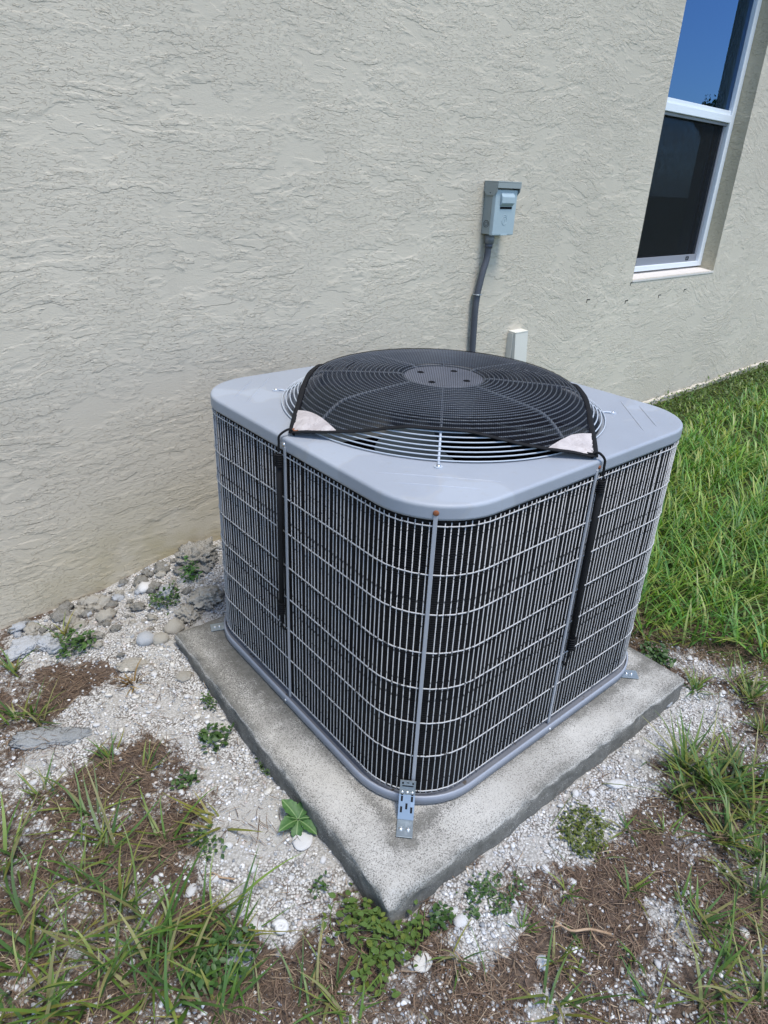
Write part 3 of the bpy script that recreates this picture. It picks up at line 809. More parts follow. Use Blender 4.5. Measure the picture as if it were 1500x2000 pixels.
def screw(p, nrm, mat, parent, r=0.006, name='screw'):
    p = Vector(p); nrm = Vector(nrm).normalized()
    tube(name, [p - nrm * 0.001, p + nrm * 0.0012, p + nrm * 0.003], [r, r, r * 0.55], M[mat], parent, 10)
dk = A - RL + RL / 2 ** 0.5
screw((-dk, -dk, 0.6935), (-1, -1, 0), 'rust', ac, 0.0055)
screw((-A, 0.004, 0.693), (-1, 0, 0), 'chrome', ac, 0.006)
screw((0.006, -A, 0.694), (0, -1, 0), 'rust', ac, 0.004)
screw((dk, -dk, 0.6935), (1, -1, 0), 'chrome', ac, 0.0045)
# base pan
AB, RB = 0.4618, 0.1789
NB = 160
def rb_(a, R): p, _ = resample_rsq(a, R, NB); return p
loops = []
addl(rb_(AB - 0.004, RB - 0.004), 0.003); addl(rb_(AB, RB), 0.004); addl(rb_(AB, RB), 0.0225)
addl(rb_(AB - 0.0015, RB - 0.0015), 0.0245); addl(rb_(AB - 0.004, RB - 0.004), 0.0245)
addl(rb_(AB - 0.005, RB - 0.005), 0.0225); addl(rb_(AB - 0.006, RB - 0.006), 0.017)
pan = loft('base_pan', loops, M['pan'], ac)
loops = []; addl(rb_(AB - 0.0062, RB - 0.006), 0.0172); addl(rb_(0.36, 0.11), 0.0172)
loft('pan_floor', loops, M['panin'], ac, False)
for t_ in (-0.115, -0.075, -0.05, 0.045, 0.075, 0.11):
    c = Vector((-0.396 - 0.008, -0.396 - 0.008, 0)) 
    # follow the corner arc
    an = 1.25 * PI + t_ / 0.16
    p = (-(AB - RB) + 0.150 * math.cos(an), -(AB - RB) + 0.150 * math.sin(an))
    bm = bmesh.new(); bmesh.ops.create_circle(bm, cap_ends=True, radius=0.0085, segments=14)
    from_bm('drain_hole', bm, M['dark'], pan, False, (p[0], p[1], 0.0178))
screw((-AB, 0.002, 0.014), (-1, 0, 0), 'chrome', ac, 0.0035)
screw((-0.008, -AB, 0.014), (0, -1, 0), 'chrome', ac, 0.0035)
# coil and dark core
cl, _ = resample_rsq(0.4385, 0.1405, 160)
loops = []; addl(cl, 0.018); addl(cl, 0.70)
loft('coil', loops, M['coil'], ac)
cl2, _ = resample_rsq(0.425, 0.13, 80)
loops = []; addl(cl2, 0.70); addl(cl2, 0.10)
loft('inner_wall', loops, M['dark'], ac, False, False, True)
# wire guard: uprights share one mesh
AG, RG = 0.4465, 0.1475
NBAR = 264
pos, L_ = resample_rsq(AG, RG, NBAR, 0.5)
bar_v, bar_f, bn = tube_mesh([(0, 0, 0.026), (0, 0, 0.674)], 0.00106, 6)
bar_me = bpy.data.meshes.new('guard_wire')
bar_me.from_pydata(bar_v.tolist(), [], [tuple(f) for f in bar_f] + [tuple(range(6, 12))]); bar_me.update(); bar_me.shade_smooth()
bar_me.materials.append(M['guard'])
for k in range(NBAR):
    x, y = pos[k]
    if min(abs(x), abs(y)) < 0.005 or abs(abs(x) - abs(y)) < 0.006: continue   # strip positions
    b = bpy.data.objects.new('guard_wire', bar_me); COL.objects.link(b); b.parent = ac
    b.location = (x + rng.normal(0, 0.0003), y + rng.normal(0, 0.0003), rng.normal(0, 0.001)); b.rotation_euler = (rng.normal(0, 0.0008), rng.normal(0, 0.0008), rng.random() * 3)
hp, _ = resample_rsq(AG + 0.0016, RG + 0.0016, 120)
for z in (0.667, 0.569, 0.484, 0.397, 0.311, 0.223, 0.134, 0.035):
    tube('guard_hoop', [(q[0], q[1], z) for q in hp], 0.00145, M['guard'], ac, 6, True)
def strip(x, y, yaw, w=0.0068):
    o = box('seam_strip', -w / 2, w / 2, -0.004, 0.0, 0.018, 0.690, M['strip'], ac, 0.001)
    o.location = (x, y, 0); o.rotation_euler = (0, 0, yaw)
e_ = AG + 0.0015
strip(-e_, 0, -PI / 2); strip(0, -e_, 0); strip(e_, 0, PI / 2); strip(0, e_, PI)
dg_ = AG - RG + (RG + 0.0015) / 2 ** 0.5
for sx, sy, yw in ((-1, -1, -PI / 4), (1, -1, PI / 4), (1, 1, 3 * PI / 4), (-1, 1, -3 * PI / 4)): strip(sx * dg_, sy * dg_, yw, 0.0075)
# fan guard
PR = np.array([[0.0, 0.772], [0.09, 0.772], [0.11, 0.778], [0.25, 0.773], [0.295, 0.769], [0.315, 0.763], [0.335, 0.750], [0.36, 0.7305], [0.388, 0.7135]])
def dome(r): return np.interp(r, PR[:, 0], PR[:, 1])
fg = empty('fan_guard'); fg.parent = ac
rr = np.linspace(0.10, 0.388, 400); zz = dome(rr); arc = np.concatenate([[0], np.cumsum(np.hypot(np.diff(rr), np.diff(zz)))])
NR = 27
for k in range(NR + 1):
    r = float(np.interp(arc[-1] * k / NR, arc, rr)); z = float(dome(r))
    tube('guard_ring', [(r * math.cos(2 * PI * i / 96), r * math.sin(2 * PI * i / 96), z) for i in range(96)], 0.0016, M['ringp'], fg, 6, True)
for k in range(8):
    an = k * PI / 4
    rs_ = [0.085, 0.11, 0.16, 0.21, 0.25, 0.28, 0.295, 0.308, 0.322, 0.335, 0.348, 0.36, 0.375, 0.388]
    pts = [(r * math.cos(an), r * math.sin(an), float(dome(r)) - 0.0032) for r in rs_]
    if k % 2 == 1:
        pts += [(0.398 * math.cos(an), 0.398 * math.sin(an), HT + 0.0035), (0.414 * math.cos(an), 0.414 * math.sin(an), HT + 0.003)]
    tube('guard_rib', pts, 0.0028 if k % 2 else 0.0042, M['ringp'], fg, 7)
    if k % 2 == 1:
        c = (0.414 * math.cos(an), 0.414 * math.sin(an))
        loft('rib_washer', [[(c[0] + 0.0085 * math.cos(q), c[1] + 0.0085 * math.sin(q), z) for q in np.linspace(0, 2 * PI, 14, endpoint=False)] for z in (HT + 0.001, HT + 0.003)], M['ringp'], fg, False, False, True)
        screw((c[0], c[1], HT + 0.0032), (0, 0, 1), 'chrome', fg, 0.005, 'rib_screw')
loft('motor_plate', [[(r * math.cos(q), r * math.sin(q), z) for q in np.linspace(0, 2 * PI, 40, endpoint=False)] for r, z in ((0.088, 0.766), (0.098, 0.772), (0.092, 0.7745), (0.085, 0.7735))], M['hubp'], fg, True, False, True)
for k in range(4):
    an = k * PI / 2 + 0.35
    loft('motor_bolt', [[(0.062 * math.cos(an) + r * math.cos(q), 0.062 * math.sin(an) + r * math.sin(q), z) for q in np.linspace(0, 2 * PI, 10, endpoint=False)] for r, z in ((0.009, 0.7737), (0.007, 0.7748))], M['dark'], fg, False, False, True)
# fan below
fan = empty('fan'); fan.parent = ac
loft('motor', [[(r * math.cos(q), r * math.sin(q), z) for q in np.linspace(0, 2 * PI, 28, endpoint=False)] for r, z in ((0.075, 0.765), (0.08, 0.74), (0.08, 0.64), (0.05, 0.625))], M['blade'], fan, True, False, True)
for k in range(4):
    V = []; F = []
    a0 = k * PI / 2 + 0.55; nr, na = 8, 8
    for i in range(nr + 1):
        r = 0.07 + (0.355 - 0.07) * i / nr
        wdt = 0.55 + 0.35 * math.sin(PI * min(1, i / nr * 0.8))
        for j in range(na + 1):
            t = (j / na - 0.5) * wdt + 0.25 * (i / nr)
            V.append((r * math.cos(a0 + t), r * math.sin(a0 + t), 0.655 - 0.07 * (j / na - 0.5) + 0.012 * math.sin(PI * j / na)))
    for i in range(nr):
        for j in range(na): F.append((i * (na + 1) + j, i * (na + 1) + j + 1, (i + 1) * (na + 1) + j + 1, (i + 1) * (na + 1) + j))
    me = bpy.data.meshes.new('fan_blade'); me.from_pydata(V, [], F); me.update(); link('fan_blade', me, M['blade'], fan, True)

# ================================================================== HOLD-DOWN BRACKETS
def bracket(x, y, yaw, label, full, foot=0.040, zt=0.072):
    """local frame: -y points away from the unit"""
    o = empty('hold_down_bracket', (x, y, 0), yaw)
    tag(o, label, 'bracket', 'steel brackets holding the unit to the pad')
    w = 0.0165
    bm = bmesh.new()
    bm_box(bm, -w, w, -foot, 0.0, 0.0012, 0.0032, 0.0006)
    from_bm('foot', bm, M['zinc'], o)
    lean = 0.034
    slab_v = []
    def leafp(u, v, d=0.0):   # u across, v up the leaf 0..1
        return (u, 0.0 + lean * min(1, v / 0.55) + d, 0.0034 + v * zt)
    bm = bmesh.new(); n = 6
    a = [[bm.verts.new(leafp(s * w, k / n, dd)) for k in range(n + 1)] for s, dd in ((-1, 0), (1, 0), (1, 0.0022), (-1, 0.0022))]
    for k in range(n):
        for q in range(4): bm.faces.new((a[q][k], a[(q + 1) % 4][k], a[(q + 1) % 4][k + 1], a[q][k + 1]))
    bm.faces.new([a[q][n] for q in range(4)]); bm.faces.new([a[q][0] for q in (3, 2, 1, 0)])
    bmesh.ops.recalc_face_normals(bm, faces=bm.faces)
    from_bm('leaf', bm, M['zinc'], o)
    if full:
        def slot(u, v, hw, hv, mat='dark', d=-0.0005):
            me = bpy.data.meshes.new('slot')
            me.from_pydata([leafp(u + a_ * hw, v + b_ * hv, d) for a_, b_ in ((-1, -1), (1, -1), (1, 1), (-1, 1))], [], [(0, 1, 2, 3)]); me.update()
            link('slot', me, M[mat], o)
        for u in (-0.0105, 0.0105):
            slot(u, 0.915, 0.0018, 0.035); slot(u, 0.55, 0.0022, 0.06); slot(u, 0.42, 0.0022, 0.055); slot(u, 0.20, 0.0022, 0.06)
        slot(0, 0.93, 0.0025, 0.015); slot(0, 0.27, 0.0022, 0.06); slot(0, 0.80, 0.0115, 0.018)
        for u in (-0.0105, 0, 0.0105):
            p = leafp(u, 0.56, -0.001); screw(p, (0, -1, 0.35), 'chrome', o, 0.0036, 'bolt')
        for u in (-0.008, 0.007): screw((u, -0.022, 0.0034), (0, 0, 1), 'chrome', o, 0.0044, 'bolt')
    else:
        screw((0, -0.02, 0.0034), (0, 0, 1), 'chrome', o, 0.004, 'bolt'); screw((0, -0.033, 0.0034), (0, 0, 1), 'chrome', o, 0.004, 'bolt')
    return o
bracket(-0.4445, -0.4300, -PI / 4, 'slotted galvanised hold-down bracket at the near corner of the unit', True)
bracket(0.420 - 0.004 * 0, -0.420, PI / 4, 'small galvanised hold-down bracket foot at the right corner of the unit', False, 0.05, 0.04).location = (0.3185 + 0.004, -0.444, 0)
bracket(-0.43, 0.375, -PI / 2 - 0.35, 'small galvanised hold-down bracket foot at the left corner of the unit', False, 0.045, 0.02)

# ================================================================== MESH COVER
mc = empty('mesh_fan_cover', (0, 0, 0))
tag(mc, 'square black mesh cover with black binding stretched over the fan guard', 'mesh cover')
def bound(t):
    """boundary of the cover, t in [0,4): corners at integer t (-x, -y, +x, +y)"""
    cs = [(-0.432, 0.002), (0.0, -0.440), (0.436, 0.0), (0.03, 0.447)]
    k = int(t) % 4; f = t - int(t)
    a = np.array(cs[k]); b = np.array(cs[(k + 1) % 4]); p = a * (1 - f) + b * f
    d = p / np.linalg.norm(p)
    bow = (0.023 if k == 0 else 0.024) * (4 * f * (1 - f)) ** 1.0
    p = p + d * bow
    r = np.linalg.norm(p)
    e = min(f, 1 - f) * 2
    z = max(float(dome(min(r, 0.388))) + 0.0045, 0.0) if r < 0.36 else 0.716 + (0.7345 - 0.716) * max(0, (0.432 - r) / 0.072)
    return np.array([p[0], p[1], max(z, 0.7145)])
NT_, NRD = 160, 26
bd = np.array([bound(4 * i / NT_) for i in range(NT_)])
def cover_z(r, rb2, zb):
    kn = 0.318
    if r < kn: return float(dome(r)) + 0.0045
    f = (r - kn) / max(1e-4, rb2 - kn)
    return max((float(dome(kn)) + 0.0045) * (1 - f) + zb * f, float(dome(min(r, 0.388))) + 0.003)
V = [(0, 0, 0.7775)]; F = []
for j in range(1, NRD + 1):
    s = (j / NRD) ** 0.85
    for i in range(NT_):
        p = bd[i] * s; r = math.hypot(p[0], p[1]); rb2 = math.hypot(bd[i][0], bd[i][1])
        z = cover_z(r, rb2, bd[i][2])
        V.append((p[0], p[1], z))
for i in range(NT_): F.append((0, 1 + i, 1 + (i + 1) % NT_))
for j in range(NRD - 1):
    for i in range(NT_):
        a = 1 + j * NT_ + i; b = 1 + j * NT_ + (i + 1) % NT_
        F.append((a, a + NT_, b + NT_, b))
me = bpy.data.meshes.new('mesh_sheet'); me.from_pydata(V, [], F); me.update(); link('mesh_sheet', me, M['mesh'], mc, True)
tube('edge_binding', [(p[0], p[1], p[2] + 0.001 + 0.0008 * math.sin(i * 0.9)) for i, p in enumerate(bd)], 0.005, M['bind'], mc, 8, True, (0.014, 0.005))
for k in range(4):   # vinyl corner patches
    c = bound(k); n = 14
    left = [bound((k - 0.165 * i / n) % 4) for i in range(n + 1)]; right = [bound((k + 0.165 * i / n) % 4) for i in range(n + 1)]
    V = []; F = []; mm = 8
    for i in range(n + 1):
        for j in range(mm + 1):
            f = j / mm; p = left[i] * (1 - f) + right[i] * f
            r = math.hypot(p[0], p[1])
            q_ = min(bd, key=lambda b_: abs(math.atan2(b_[1], b_[0]) - math.atan2(p[1], p[0])))
            z = max(p[2], cover_z(r, math.hypot(q_[0], q_[1]), q_[2])) + 0.0026 + 0.0008 * math.sin(j * 1.9 + i * 0.7)
            V.append((p[0] * 0.995, p[1] * 0.995, z))
    for i in range(n):
        for j in range(mm): F.append((i * (mm + 1) + j, i * (mm + 1) + j + 1, (i + 1) * (mm + 1) + j + 1, (i + 1) * (mm + 1) + j))
    me = bpy.data.meshes.new('corner_patch'); me.from_pydata(V, [], F); me.update(); link('corner_patch', me, M['patch'], mc, True)
    ci = c * 0.975
    loft('grommet', [[(ci[0] + r * math.cos(q), ci[1] + r * math.sin(q), c[2] + z) for q in np.linspace(0, 2 * PI, 12, endpoint=False)] for r, z in ((0.009, 0.004), (0.008, 0.0058), (0.004, 0.0055))], M['rust'] if k == 0 else M['bind'], mc, False)
# bungee cords
def bungee(corner, face, label, coil_top, cord_end, side):
    o = empty('bungee_cord', (0, 0, 0)); tag(o, label, 'bungee cord', 'bungee cords tying down the mesh cover')
    fx, fy = face; sx, sy = side      # face normal, along-face direction
    def P(al, out, z): return Vector((fx * out + sx * al, fy * out + sy * al, z))
    c = Vector(corner)
    hook = [c * 0.985 + Vector((0, 0, 0.004)), c + Vector((fx * 0.004, fy * 0.004, 0.009)), P(0.010, 0.4555, HT + 0.004), P(0.011, 0.4575, HT - 0.014), P(0.011, 0.4585, 0.676)]
    tube('wire_hook', smooth_path(hook, 6), 0.0026, M['bind'], o, 7)
    tube('cord', [P(0.012, 0.4585, 0.66), P(0.013, 0.458, 0.5), P(0.015, 0.4575, 0.4), P(cord_end[0], 0.457, cord_end[1])], 0.0062, M['bind'], o, 10)
    for z0, z1, al in ((coil_top, coil_top - 0.03, 0.0115), (cord_end[1] + 0.035, cord_end[1], cord_end[0])):
        hel = []
        for i in range(70):
            t = i / 69; hel.append(P(al + 0.0075 * math.cos(t * 12 * PI), 0.4585 + 0.0068 * math.sin(t * 12 * PI), z0 + (z1 - z0) * t))
        tube('coil_wrap', hel, 0.0021, M['bind'], o, 5)
    e = P(cord_end[0], 0.457, cord_end[1])
    tube('wire_hook', smooth_path([e, e + Vector((0, 0, -0.025)), P(cord_end[0] - 0.003, 0.453, cord_end[1] - 0.045), P(cord_end[0] - 0.005, 0.447, cord_end[1] - 0.036)], 5), 0.0024, M['bind'], o, 6)
bungee(bound(0), (-1, 0), 'black bungee cord hanging down the left grille from the mesh cover', 0.672, (0.018, 0.262), (0, 1))
bungee(bound(1), (0, -1), 'black bungee cord hanging down the right grille from the mesh cover', 0.668, (0.020, 0.235), (1, 0))

# ================================================================== STONES
IV1, IF1 = ico_np(1); IV2, IF2 = ico_np(2); IV3, IF3 = ico_np(3)
IV4, IF4 = ico_np(5)
def stone_mesh(name, seed, sub=2, amp=0.25, flat=0.6, freq=1.5, mat=None, elong=1.0, ang=0.0):
    V, F = {1: (IV1, IF1), 2: (IV2, IF2), 3: (IV3, IF3), 4: (IV4, IF4)}[sub]
    out = []
    for v in V:
        vv = Vector(v); n = mnoise.fractal(vv * freq + Vector((seed * 3.7, seed, -seed)), 0.8, 2.0, 4)
        if ang: n += ang * abs(mnoise.cell(vv * 2.2 + Vector((seed, 0, 0))))
        if sub == 4: n += 0.45 * mnoise.fractal(vv * 5.5 + Vector((seed, 0, seed)), 0.7, 2.0, 4) - 0.25 * abs(mnoise.noise(vv * 4 + Vector((seed, 1, 2))))
        q = vv * (1 + amp * n); out.append((q.x * elong, q.y, q.z * flat))
    me = bpy.data.meshes.new(name); me.from_pydata(out, [], [tuple(f) for f in F]); me.update(); me.shade_smooth()
    me.materials.append(mat); return me
def stone(name, label, x, y, size, mat, seed, flat=0.6, amp=0.25, elong=1.0, sub=2, sink=0.3, rz=0.0, group=None, cat='stone', tilt=0.0, ang=0.0, freq=1.5):
    o = link(name, stone_mesh(name, seed, sub, amp, flat, freq, M[mat], elong, ang))
    o.scale = (size,) * 3; o.rotation_euler = (tilt, 0, rz)
    o.location = (x, y, float(height(np.array([x]), np.array([y]))[0]) + size * flat * (1 - 2 * sink))
    tag(o, label, cat, group); return o
stone('round_stone', 'smooth round bluish grey stone beside the pad corner near the wall', -0.626, 0.499, 0.026, 'grey_stone', 1, 0.75, 0.10, sub=3)
stone('round_stone', 'smooth round tan stone touching the bluish grey stone', -0.590, 0.476, 0.024, 'tan_stone', 2, 0.7, 0.10, sub=3)
stone('flat_rock', 'large flat pale grey rock by the wall at the left edge', -0.905, 0.700, 0.040, 'grey_stone', 3, 0.32, 0.3, 1.3, 4, 0.2, 0.4)
stone('flat_rock', 'triangular grey rock leaning on the large flat rock by the wall', -0.848, 0.680, 0.028, 'grey_stone', 4, 0.4, 0.35, 1.3, 4, 0.2, 1.0, tilt=0.2)
stone('limestone_block', 'biggest weathered limestone chunk against the wall behind the unit corner', -0.335, 0.765, 0.060, 'lime_stone', 5, 0.65, 0.42, 1.2, 4, 0.25, 0.5, freq=2.4)
stone('limestone_block', 'pitted pale limestone lump at the back corner of the pad', -0.400, 0.575, 0.042, 'tan_stone', 6, 0.6, 0.45, 1.2, 4, 0.3, 0.2, freq=2.6)
stone('limestone_block', 'blocky pale limestone chunk left of the pad back corner', -0.468, 0.548, 0.034, 'tan_stone', 7, 0.55, 0.45, 1.3, 4, 0.3, 1.2, freq=2.6)
stone('white_stone', 'bright white angular stone at the wall foot', -0.530, 0.742, 0.024, 'white_stone', 8, 0.6, 0.25, 1.1, sub=2, rz=0.5)
stone('tan_rock', 'tan rounded rock just above the two round stones', -0.535, 0.512, 0.028, 'tan_stone', 9, 0.7, 0.22, 1.1, 3, 0.3)
stone('tan_rock', 'small flat tan rock right of the two round stones', -0.515, 0.465, 0.020, 'tan_stone', 10, 0.5, 0.2, 1.4, 2, 0.3, 0.3)
stone('limestone_slab', 'long pale limestone slab lying flush in the gravel', -0.690, 0.425, 0.026, 'tan_stone', 11, 0.22, 0.3, 1.7, 4, 0.35, -0.5)
stone('limestone_slab', 'small square limestone slab beside the left pad edge', -0.600, 0.300, 0.020, 'tan_stone', 12, 0.3, 0.25, 1.1, 3, 0.2, 0.7)
stone('grey_slab', 'dark grey flat slab half buried in brown thatch at left', -0.955, 0.310, 0.034, 'slate', 13, 0.18, 0.35, 2.2, 4, 0.4, -0.55)
stone('grey_slab', 'smaller dark grey slab next to the half buried one', -0.900, 0.275, 0.022, 'slate', 14, 0.18, 0.35, 1.9, 4, 0.35, -0.3)
stone('flat_shell', 'flat bluish white shell piece under the broad-leaved rosette', -0.612, -0.300, 0.022, 'white_stone', 15, 0.2, 0.12, 1.15, 3, 0.1, 0.8)
stone('egg_pebble', 'white egg-shaped pebble on brown thatch at left', -0.841, -0.259, 0.0095, 'white_stone', 16, 0.65, 0.06, 1.5, 3, 0.15, 0.6)
stone('shell_stone', 'white rounded shell just left of the spiral snail shell', -0.776, -0.391, 0.012, 'white_stone', 17, 0.6, 0.12, 1.35, 3, 0.2, 1.4)
stone('flat_shell', 'thin pale grey shell shard on the thatch near the foreground tufts', -0.828, -0.422, 0.024, 'grey_stone', 18, 0.16, 0.2, 1.7, 2, 0.0, 1.1)
stone('flat_shell', 'cream shell half lying right of the leafy vine below the pad corner', -0.575, -0.630, 0.016, 'cream_stone', 19, 0.35, 0.12, 1.2, 3, 0.1, 0.2)
stone('oblong_pebble', 'large oblong white pebble near the right pad edge', 0.055, -0.622, 0.013, 'white_stone', 20, 0.5, 0.1, 1.9, 3, 0.2, -0.5)
stone('grey_pebble', 'oval grey pebble standing against the right pad corner', 0.405, -0.548, 0.022, 'grey_stone', 21, 0.6, 0.12, 1.6, 3, 0.1, 0.2)
stone('shell_stone', 'white rounded shell at the tip of the creeping weed patch', -0.470, -0.622, 0.012, 'white_stone', 22, 0.6, 0.12, 1.3, 3, 0.2)
stone('pale_pebble', 'pale blue-white pebble alone on brown thatch lower right', -0.405, -0.762, 0.011, 'white_stone', 23, 0.6, 0.12, 1.3, 3, 0.2, 0.5)
# spiral snail shell
sn = empty('snail_shell', (-0.743, -0.426, -0.003 + float(height(np.array([-0.743]), np.array([-0.426]))[0])), 0.4)
tag(sn, 'white spiral snail shell at the lower edge of the gravel patch', 'shell')
pts = []; rad = []
for i in range(70):
    t = i / 69; an = t * 4.6 * PI; r = 0.0105 * t ** 1.1 + 0.0006
    pts.append((r * math.cos(an), r * math.sin(an), 0.010 + 0.007 * (1 - t))); rad.append(0.0012 + 0.0066 * t ** 1.2)
tube('whorl', pts, rad, M['white_stone'], sn, 10)
# rubble along the wall foot
rub = [stone_mesh('limestone_rubble', 40 + i, 3, 0.55, 0.62, 2.4, M[('tan_stone', 'lime_stone', 'grey_stone', 'lime_stone', 'tan_stone')[i % 5]], 1.2, 0.25) for i in range(10)]
cnt = 0
while cnt < 250:
    u = rng.random(); x = -0.92 + 0.85 * u; yw_ = float(wall_y(x)) ; y = yw_ - 0.015 - abs(rng.normal(0, 0.10 + 0.13 * u))
    if y < 0.52 and x > -0.58: continue
    if y < 0.42: continue
    s = 0.005 + 0.019 * rng.random() ** 3.0
    if y + s * 1.3 > yw_: continue
    o = bpy.data.objects.new('limestone_rubble', rub[cnt % 10]); COL.objects.link(o)
    o.scale = (s, s, s); o.rotation_euler = (rng.normal(0, 0.3), rng.normal(0, 0.3), rng.random() * 6.3)
    o.location = (x, y, float(height(np.array([x]), np.array([y]))[0]) + s * 0.3)
    tag(o, 'loose piece of pale limestone rubble along the wall foot left of the unit', 'stone', 'limestone rubble at the wall foot'); cnt += 1
# single pebbles
pebm = [stone_mesh('pebble', 70 + i, 2, 0.16, 0.6, 1.4, M['white_stone' if i % 3 else 'cream_stone'], 1.3) for i in range(8)]
def on_pad(x, y, m=0.0): 
    c, s = math.cos(PY), math.sin(PY); lx = x * c + y * s; ly = -x * s + y * c
    return (lx > px0 - m) & (lx < px1 + m) & (ly > py0 - m) & (ly < py1 + m)
cnt = 0
while cnt < 120:
    x = rng.uniform(-1.1, 0.65); y = rng.uniform(-1.0, 0.5)
    if on_pad(x, y, 0.012): continue
    gd = float(gravel(np.array([x]), np.array([y]))[0])
    if rng.random() > gd * gd + 0.02: continue
    if float(lawnm(np.array([x]), np.array([y]))[0]) > 0.3: continue
    s = 0.0048 + 0.0045 * rng.random() ** 1.6
    o = bpy.data.objects.new('pebble', pebm[cnt % 8]); COL.objects.link(o)
    o.scale = (s, s, s); o.rotation_euler = (rng.normal(0, 0.25), rng.normal(0, 0.25), rng.random() * 6.3)
    o.location = (x, y, float(height(np.array([x]), np.array([y]))[0]) + s * 0.35)
    tag(o, 'small white pebble lying loose on the ground around the pad', 'pebble', 'white pebbles around the pad'); cnt += 1

# shell grit: uncountable
def scatter_grit(n, prob, smin, smax, pw, seed, palette, lift=0.25):
    r = np.random.default_rng(seed)
    x = r.uniform(-1.35, 0.85, n); y = r.uniform(-1.2, 0.86, n)
    keep = ~on_pad(x, y, 0.004) & (y < wall_y(x) - 0.006)
    keep &= r.random(n) < prob(x, y)
    x = x[keep]; y = y[keep]; k = len(x)
    s = smin + (smax - smin) * r.random(k) ** pw
    sc = np.stack([s * r.uniform(0.8, 1.5, k), s * r.uniform(0.7, 1.1, k), s * r.uniform(0.4, 0.75, k)], 1)
    B = IV1[None] * (1 + 0.22 * r.normal(size=(k, len(IV1), 1)))
    B = B * sc[:, None, :]
    a = r.random(k) * 2 * PI; ca, sa = np.cos(a)[:, None], np.sin(a)[:, None]
    bx = B[:, :, 0] * ca - B[:, :, 1] * sa; by = B[:, :, 0] * sa + B[:, :, 1] * ca
    z = height(x, y) + s * lift
    V = np.stack([bx + x[:, None], by + y[:, None], B[:, :, 2] + z[:, None]], -1).reshape(-1, 3)
    F = (IF1[None] + (np.arange(k) * len(IV1))[:, None, None]).reshape(-1, 3)
    pal = np.array(palette); ci = r.integers(0, len(pal), k)
    c = np.clip(pal[ci] * r.uniform(0.60, 1.12, (k, 1)), 0, 0.82)
    return V, F, np.repeat(c, len(IV1), 0)
PAL = [(0.70, 0.69, 0.67), (0.76, 0.75, 0.74), (0.62, 0.61, 0.59), (0.66, 0.63, 0.58), (0.55, 0.54, 0.52), (0.72, 0.72, 0.73), (0.48, 0.46, 0.42), (0.60, 0.53, 0.48), (0.40, 0.41, 0.42), (0.74, 0.73, 0.70)]
def gp(x, y): 
    return np.clip(gravel(x, y) * (1 - 0.7 * sandm(x, y)) * (0.35 + 0.9 * sstep(fbm(x, y, 7, 3, 80), 0.35, 0.62)), 0, 1) * (1 - lawnm(x, y))
def gs(x, y): 
    right = 0.4 + 1.3 * sstep(x + 0, -0.75, -0.45)
    return np.clip(0.10 + 0.9 * sstep(fbm(x, y, 12, 3, 81), 0.50, 0.72), 0, 1) * (1 - lawnm(x, y)) * (1 - gravel(x, y) * 0.5) * right
parts = [scatter_grit(90000, gp, 0.0011, 0.0052, 2.2, 1, PAL), scatter_grit(95000, gs, 0.0010, 0.0042, 2.4, 2, PAL, 0.5)]
off = 0; Vs = []; Fs = []; Cs = []
for V, F, C in parts: Vs.append(V); Fs.append(F + off); Cs.append(C); off += len(V)
o = np_mesh('shell_gravel', np.vstack(Vs), np.vstack(Fs), M['pebble'], None, np.vstack(Cs), smooth=True)
tag(o, 'loose white crushed shell gravel around the pad', 'gravel', kind='stuff')

# ================================================================== STRIPS (grass and straw)
def strips(x, y, z, az, length, width, l0, l1, segs, r, twist=0.0):
    """l0,l1: lean from vertical at base and tip (rad). returns V,F,t"""
    n = len(x); S = segs
    t = np.linspace(0, 1, S + 1)
    lean = l0[:, None] + (l1 - l0)[:, None] * t[None] ** 1.3
    ds = (length / S)[:, None]
    hx = np.concatenate([np.zeros((n, 1)), np.cumsum(np.sin(lean[:, :-1]) * ds, 1)], 1)
    hz = np.concatenate([np.zeros((n, 1)), np.cumsum(np.cos(lean[:, :-1]) * ds, 1)], 1)
    azv = az[:, None] + twist * (t[None] - 0.0) * r.normal(size=(n, 1))
    cx = x[:, None] + np.cumsum(np.concatenate([np.zeros((n, 1)), np.diff(hx, axis=1) * np.cos(azv[:, 1:])], 1), 1)
    cy = y[:, None] + np.cumsum(np.concatenate([np.zeros((n, 1)), np.diff(hx, axis=1) * np.sin(azv[:, 1:])], 1), 1)
    cz = z[:, None] + hz
    w = width[:, None] * np.clip(np.minimum(0.55 + t * 2.5, 1.0) * (1 - t ** 2.2), 0.03, 1)[None] / 2
    pxn = -np.sin(azv); pyn = np.cos(azv)
    L = np.stack([cx + pxn * w, cy + pyn * w, cz], -1); Rr = np.stack([cx - pxn * w, cy - pyn * w, cz], -1)
    V = np.stack([L, Rr], 2).reshape(n, (S + 1) * 2, 3)
    k = np.arange(S) * 2
    f = np.stack([k, k + 1, k + 3, k + 2], 1)
    F = (f[None] + (np.arange(n) * (S + 1) * 2)[:, None, None]).reshape(-1, 4)
    return V.reshape(-1, 3), F, np.repeat(np.tile(t, (n, 1)), 2, 1).reshape(-1)
GRN = np.array([(0.070, 0.145, 0.026), (0.100, 0.185, 0.032), (0.145, 0.220, 0.042), (0.085, 0.165, 0.045), (0.190, 0.235, 0.050), (0.050, 0.100, 0.022), (0.24, 0.23, 0.09)])
YEL = np.array([(0.22, 0.22, 0.045), (0.28, 0.25, 0.07), (0.19, 0.20, 0.04)])
